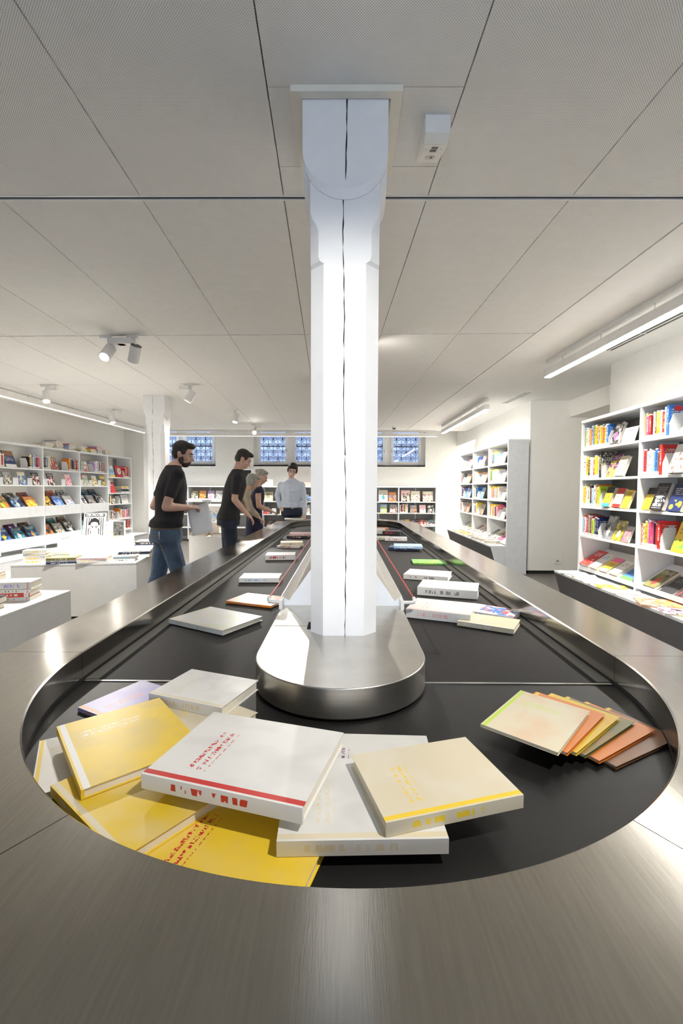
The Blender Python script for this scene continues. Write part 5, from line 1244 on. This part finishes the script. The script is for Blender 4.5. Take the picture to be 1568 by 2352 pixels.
# man in black t-shirt and jeans, seen from behind, profile to the right
J = joints(1.685, .10, .20, neck=(0, .075, 1.575), chest=(0, .055, 1.35), sr=(.20, .07, 1.49), sl=(-.20, .07, 1.49), er=(.25, -.045, 1.175), wr=(.165, .18, 1.165), hr=(-.35, .9, .05), ur=(.4, .2, .9), el=(-.25, -.07, 1.165), wl=(-.14, .17, 1.13), hl=(.3, .9, 0), ul=(-.4, .2, .9),
           kr=(.12, .10, .50), ar=(.13, .05, .085), kl=(-.10, -.06, .49), al=(-.11, -.20, .10))
root, top, leg, V = person((-1.745, 4.42, 0), math.radians(-58), 'man in black t-shirt and blue jeans holding papers, standing left of conveyor', J, (-30, -16, 0),
       dict(skin=SKIN, top=TEE, legs=JEANS, hair=HAIRD, belt=LEATH, beard=True, hem=.045, sleeve=.62, topname='t_shirt', curlr=.9, curll=.9, wide=1.13), .0095)
# back pocket seams and key tag on the jeans
hit = surface(leg); mb = MB()
for sgn in (.082, -.082):
    q = [(sgn - .06, .90), (sgn + .06, .90), (sgn + .055, .775), (sgn, .75), (sgn - .055, .775), (sgn - .06, .90)]
    pts = [hit(a[0] + (b[0] - a[0]) * k / 6, a[1] + (b[1] - a[1]) * k / 6, -1) + Vector((0, -.001, 0)) for a, b in zip(q[:-1], q[1:]) for k in range(6)]
    mb.tube(pts, .0028, 5)
mb.build('pocket_seam', STITCH, root)
o = MB().box(.150, .162, -.095, -.089, .87, .945).build('key_tag', PAPER, root)
sheet = MB()
n = 8
for i in range(n + 1):
    for j in range(n + 1):
        u, v = i / n, j / n; sheet.v.append((u * .21, .02 * math.sin(u * 3) + .03 * v * v, -v * .30))
for i in range(n):
    for j in range(n):
        a = i * (n + 1) + j; sheet.f.append((a, a + 1, a + n + 2, a + n + 1)); sheet.m.append(0)
o = sheet.build('paper_sheet', PAPER, smooth=180); sd = o.modifiers.new('t', 'SOLIDIFY'); sd.thickness = .0015
o.location = (-1.565, 4.49, 1.165); o.rotation_euler = (math.radians(-24), math.radians(-14), math.radians(8)); tag(o, 'white paper sheets held by the man in the black t-shirt', 'paper')

# man in pale blue shirt leaning on the far end
J = joints(1.675, .05, .21, neck=(0, .04, 1.555), head=(-.02, .085, 1.69), er=(.295, -.06, 1.22), wr=(.225, .06, .98), hr=(-.6, .3, -.7), ur=(.7, .5, 0), el=(-.265, .10, 1.13), wl=(-.275, .30, .85), hl=(0, .8, -.5), ul=(0, .5, .85), sr=(.205, .03, 1.445), sl=(-.205, .05, 1.43))
root, top, leg, V = person((-1.04, 8.90, 0), PI, 'man in pale blue shirt with glasses leaning a hand on the far counter', J, (4, -14, -12),
       dict(skin=SKIN2, top=SHIRTB, legs=NAVYD, hair=HAIRD, belt=BLACKG, hair_style='mop', glasses=True, sleeve=1.92, hem=.052, hs=1.1, curll=.25, curlr=.8, wide=1.2), .0115)
hit = surface(top)
for k in range(6):
    p = hit(0, 1.45 - k * .082, 1); MB().ell(p, (.0065, .004, .0065), None, 8, 6).build('button', NAVYD, root)
for s_ in (-1, 1):
    mb = MB(); pts = [(s_ * .012, 1.52), (s_ * .06, 1.535), (s_ * .062, 1.488), (s_ * .03, 1.462)]
    vs = [hit(x, z, 1) + Vector((0, .006, 0)) for x, z in pts]; mb.add(vs + [v - Vector((0, .012, 0)) for v in vs], [(0, 1, 2, 3), (7, 6, 5, 4), (0, 1, 5, 4), (1, 2, 6, 5), (2, 3, 7, 6), (3, 0, 4, 7)]).build('collar', SHIRTB, root)

# tall man in black with bowed head
J = joints(1.74, .13, .19, pelvis=(0, 0, .98), hipr=(.088, 0, .93), hipl=(-.088, 0, .93), neck=(0, .12, 1.60), chest=(0, .09, 1.38), waist=(0, .03, 1.13), sr=(.185, .10, 1.50), sl=(-.185, .10, 1.50), head=(0, .19, 1.725),
           er=(.225, .06, 1.21), wr=(.19, .22, 1.02), hr=(-.1, .7, -.7), el=(-.225, .06, 1.21), wl=(-.15, .24, 1.04), hl=(.1, .7, -.7), kr=(.10, .03, .52), kl=(-.10, .0, .52))
person((-1.50, 5.85, 0), math.radians(-72), 'tall man in black t-shirt and navy trousers bending his head, beyond conveyor', J, (0, -30, 0),
       dict(skin=SKIN, top=TEE, legs=NAVYD, hair=HAIRD, sleeve=.66, hem=-.03, topname='t_shirt', wide=1.08), .0115)
# woman in beige knit leaning forward
J = joints(1.42, .30, .165, pelvis=(0, -.05, .86), waist=(0, .0, 1.0), chest=(0, .14, 1.19), neck=(0, .27, 1.33), head=(0, .345, 1.455), sr=(.16, .21, 1.28), sl=(-.16, .21, 1.28), hipr=(.085, -.05, .82), hipl=(-.085, -.05, .82),
           er=(.21, .27, 1.04), wr=(.15, .42, .90), el=(-.21, .27, 1.04), wl=(-.12, .43, .91), hr=(0, .7, -.6), hl=(0, .7, -.6), kr=(.09, .01, .46), kl=(-.09, .01, .46))
person((-1.78, 7.05, 0), math.radians(-68), 'grey-haired woman in beige knit jacket leaning forward beside the conveyor', J, (0, -26, 0),
       dict(skin=SKIN, top=BEIGE, legs=NAVYD, hair=HAIRG, hair_style='bob', sleeve=1.8, hem=-.10, topname='jacket'), .0115)
# woman in navy dress
J = joints(1.50, .08, .165, pelvis=(0, 0, .86), waist=(0, .01, 1.0), chest=(0, .04, 1.21), neck=(0, .06, 1.39), head=(0, .12, 1.545), sr=(.16, .05, 1.33), sl=(-.16, .05, 1.33), hipr=(.085, 0, .82), hipl=(-.085, 0, .82),
           er=(.20, .06, 1.06), wr=(.15, .26, .98), el=(-.20, .06, 1.06), wl=(-.13, .26, .98), hr=(0, .8, -.3), hl=(0, .8, -.3), kr=(.09, .01, .46), kl=(-.09, .01, .46))
person((-1.52, 7.62, 0), math.radians(-75), 'grey-haired woman with bare arms in a navy dress beyond the conveyor', J, (-8, -24, 0),
       dict(skin=SKIN, top=NAVY, legs=NAVY, hair=HAIRG, hair_style='bun', sleeve=.12, hem=-.06, skirt=True, topname='dress'), .0115)
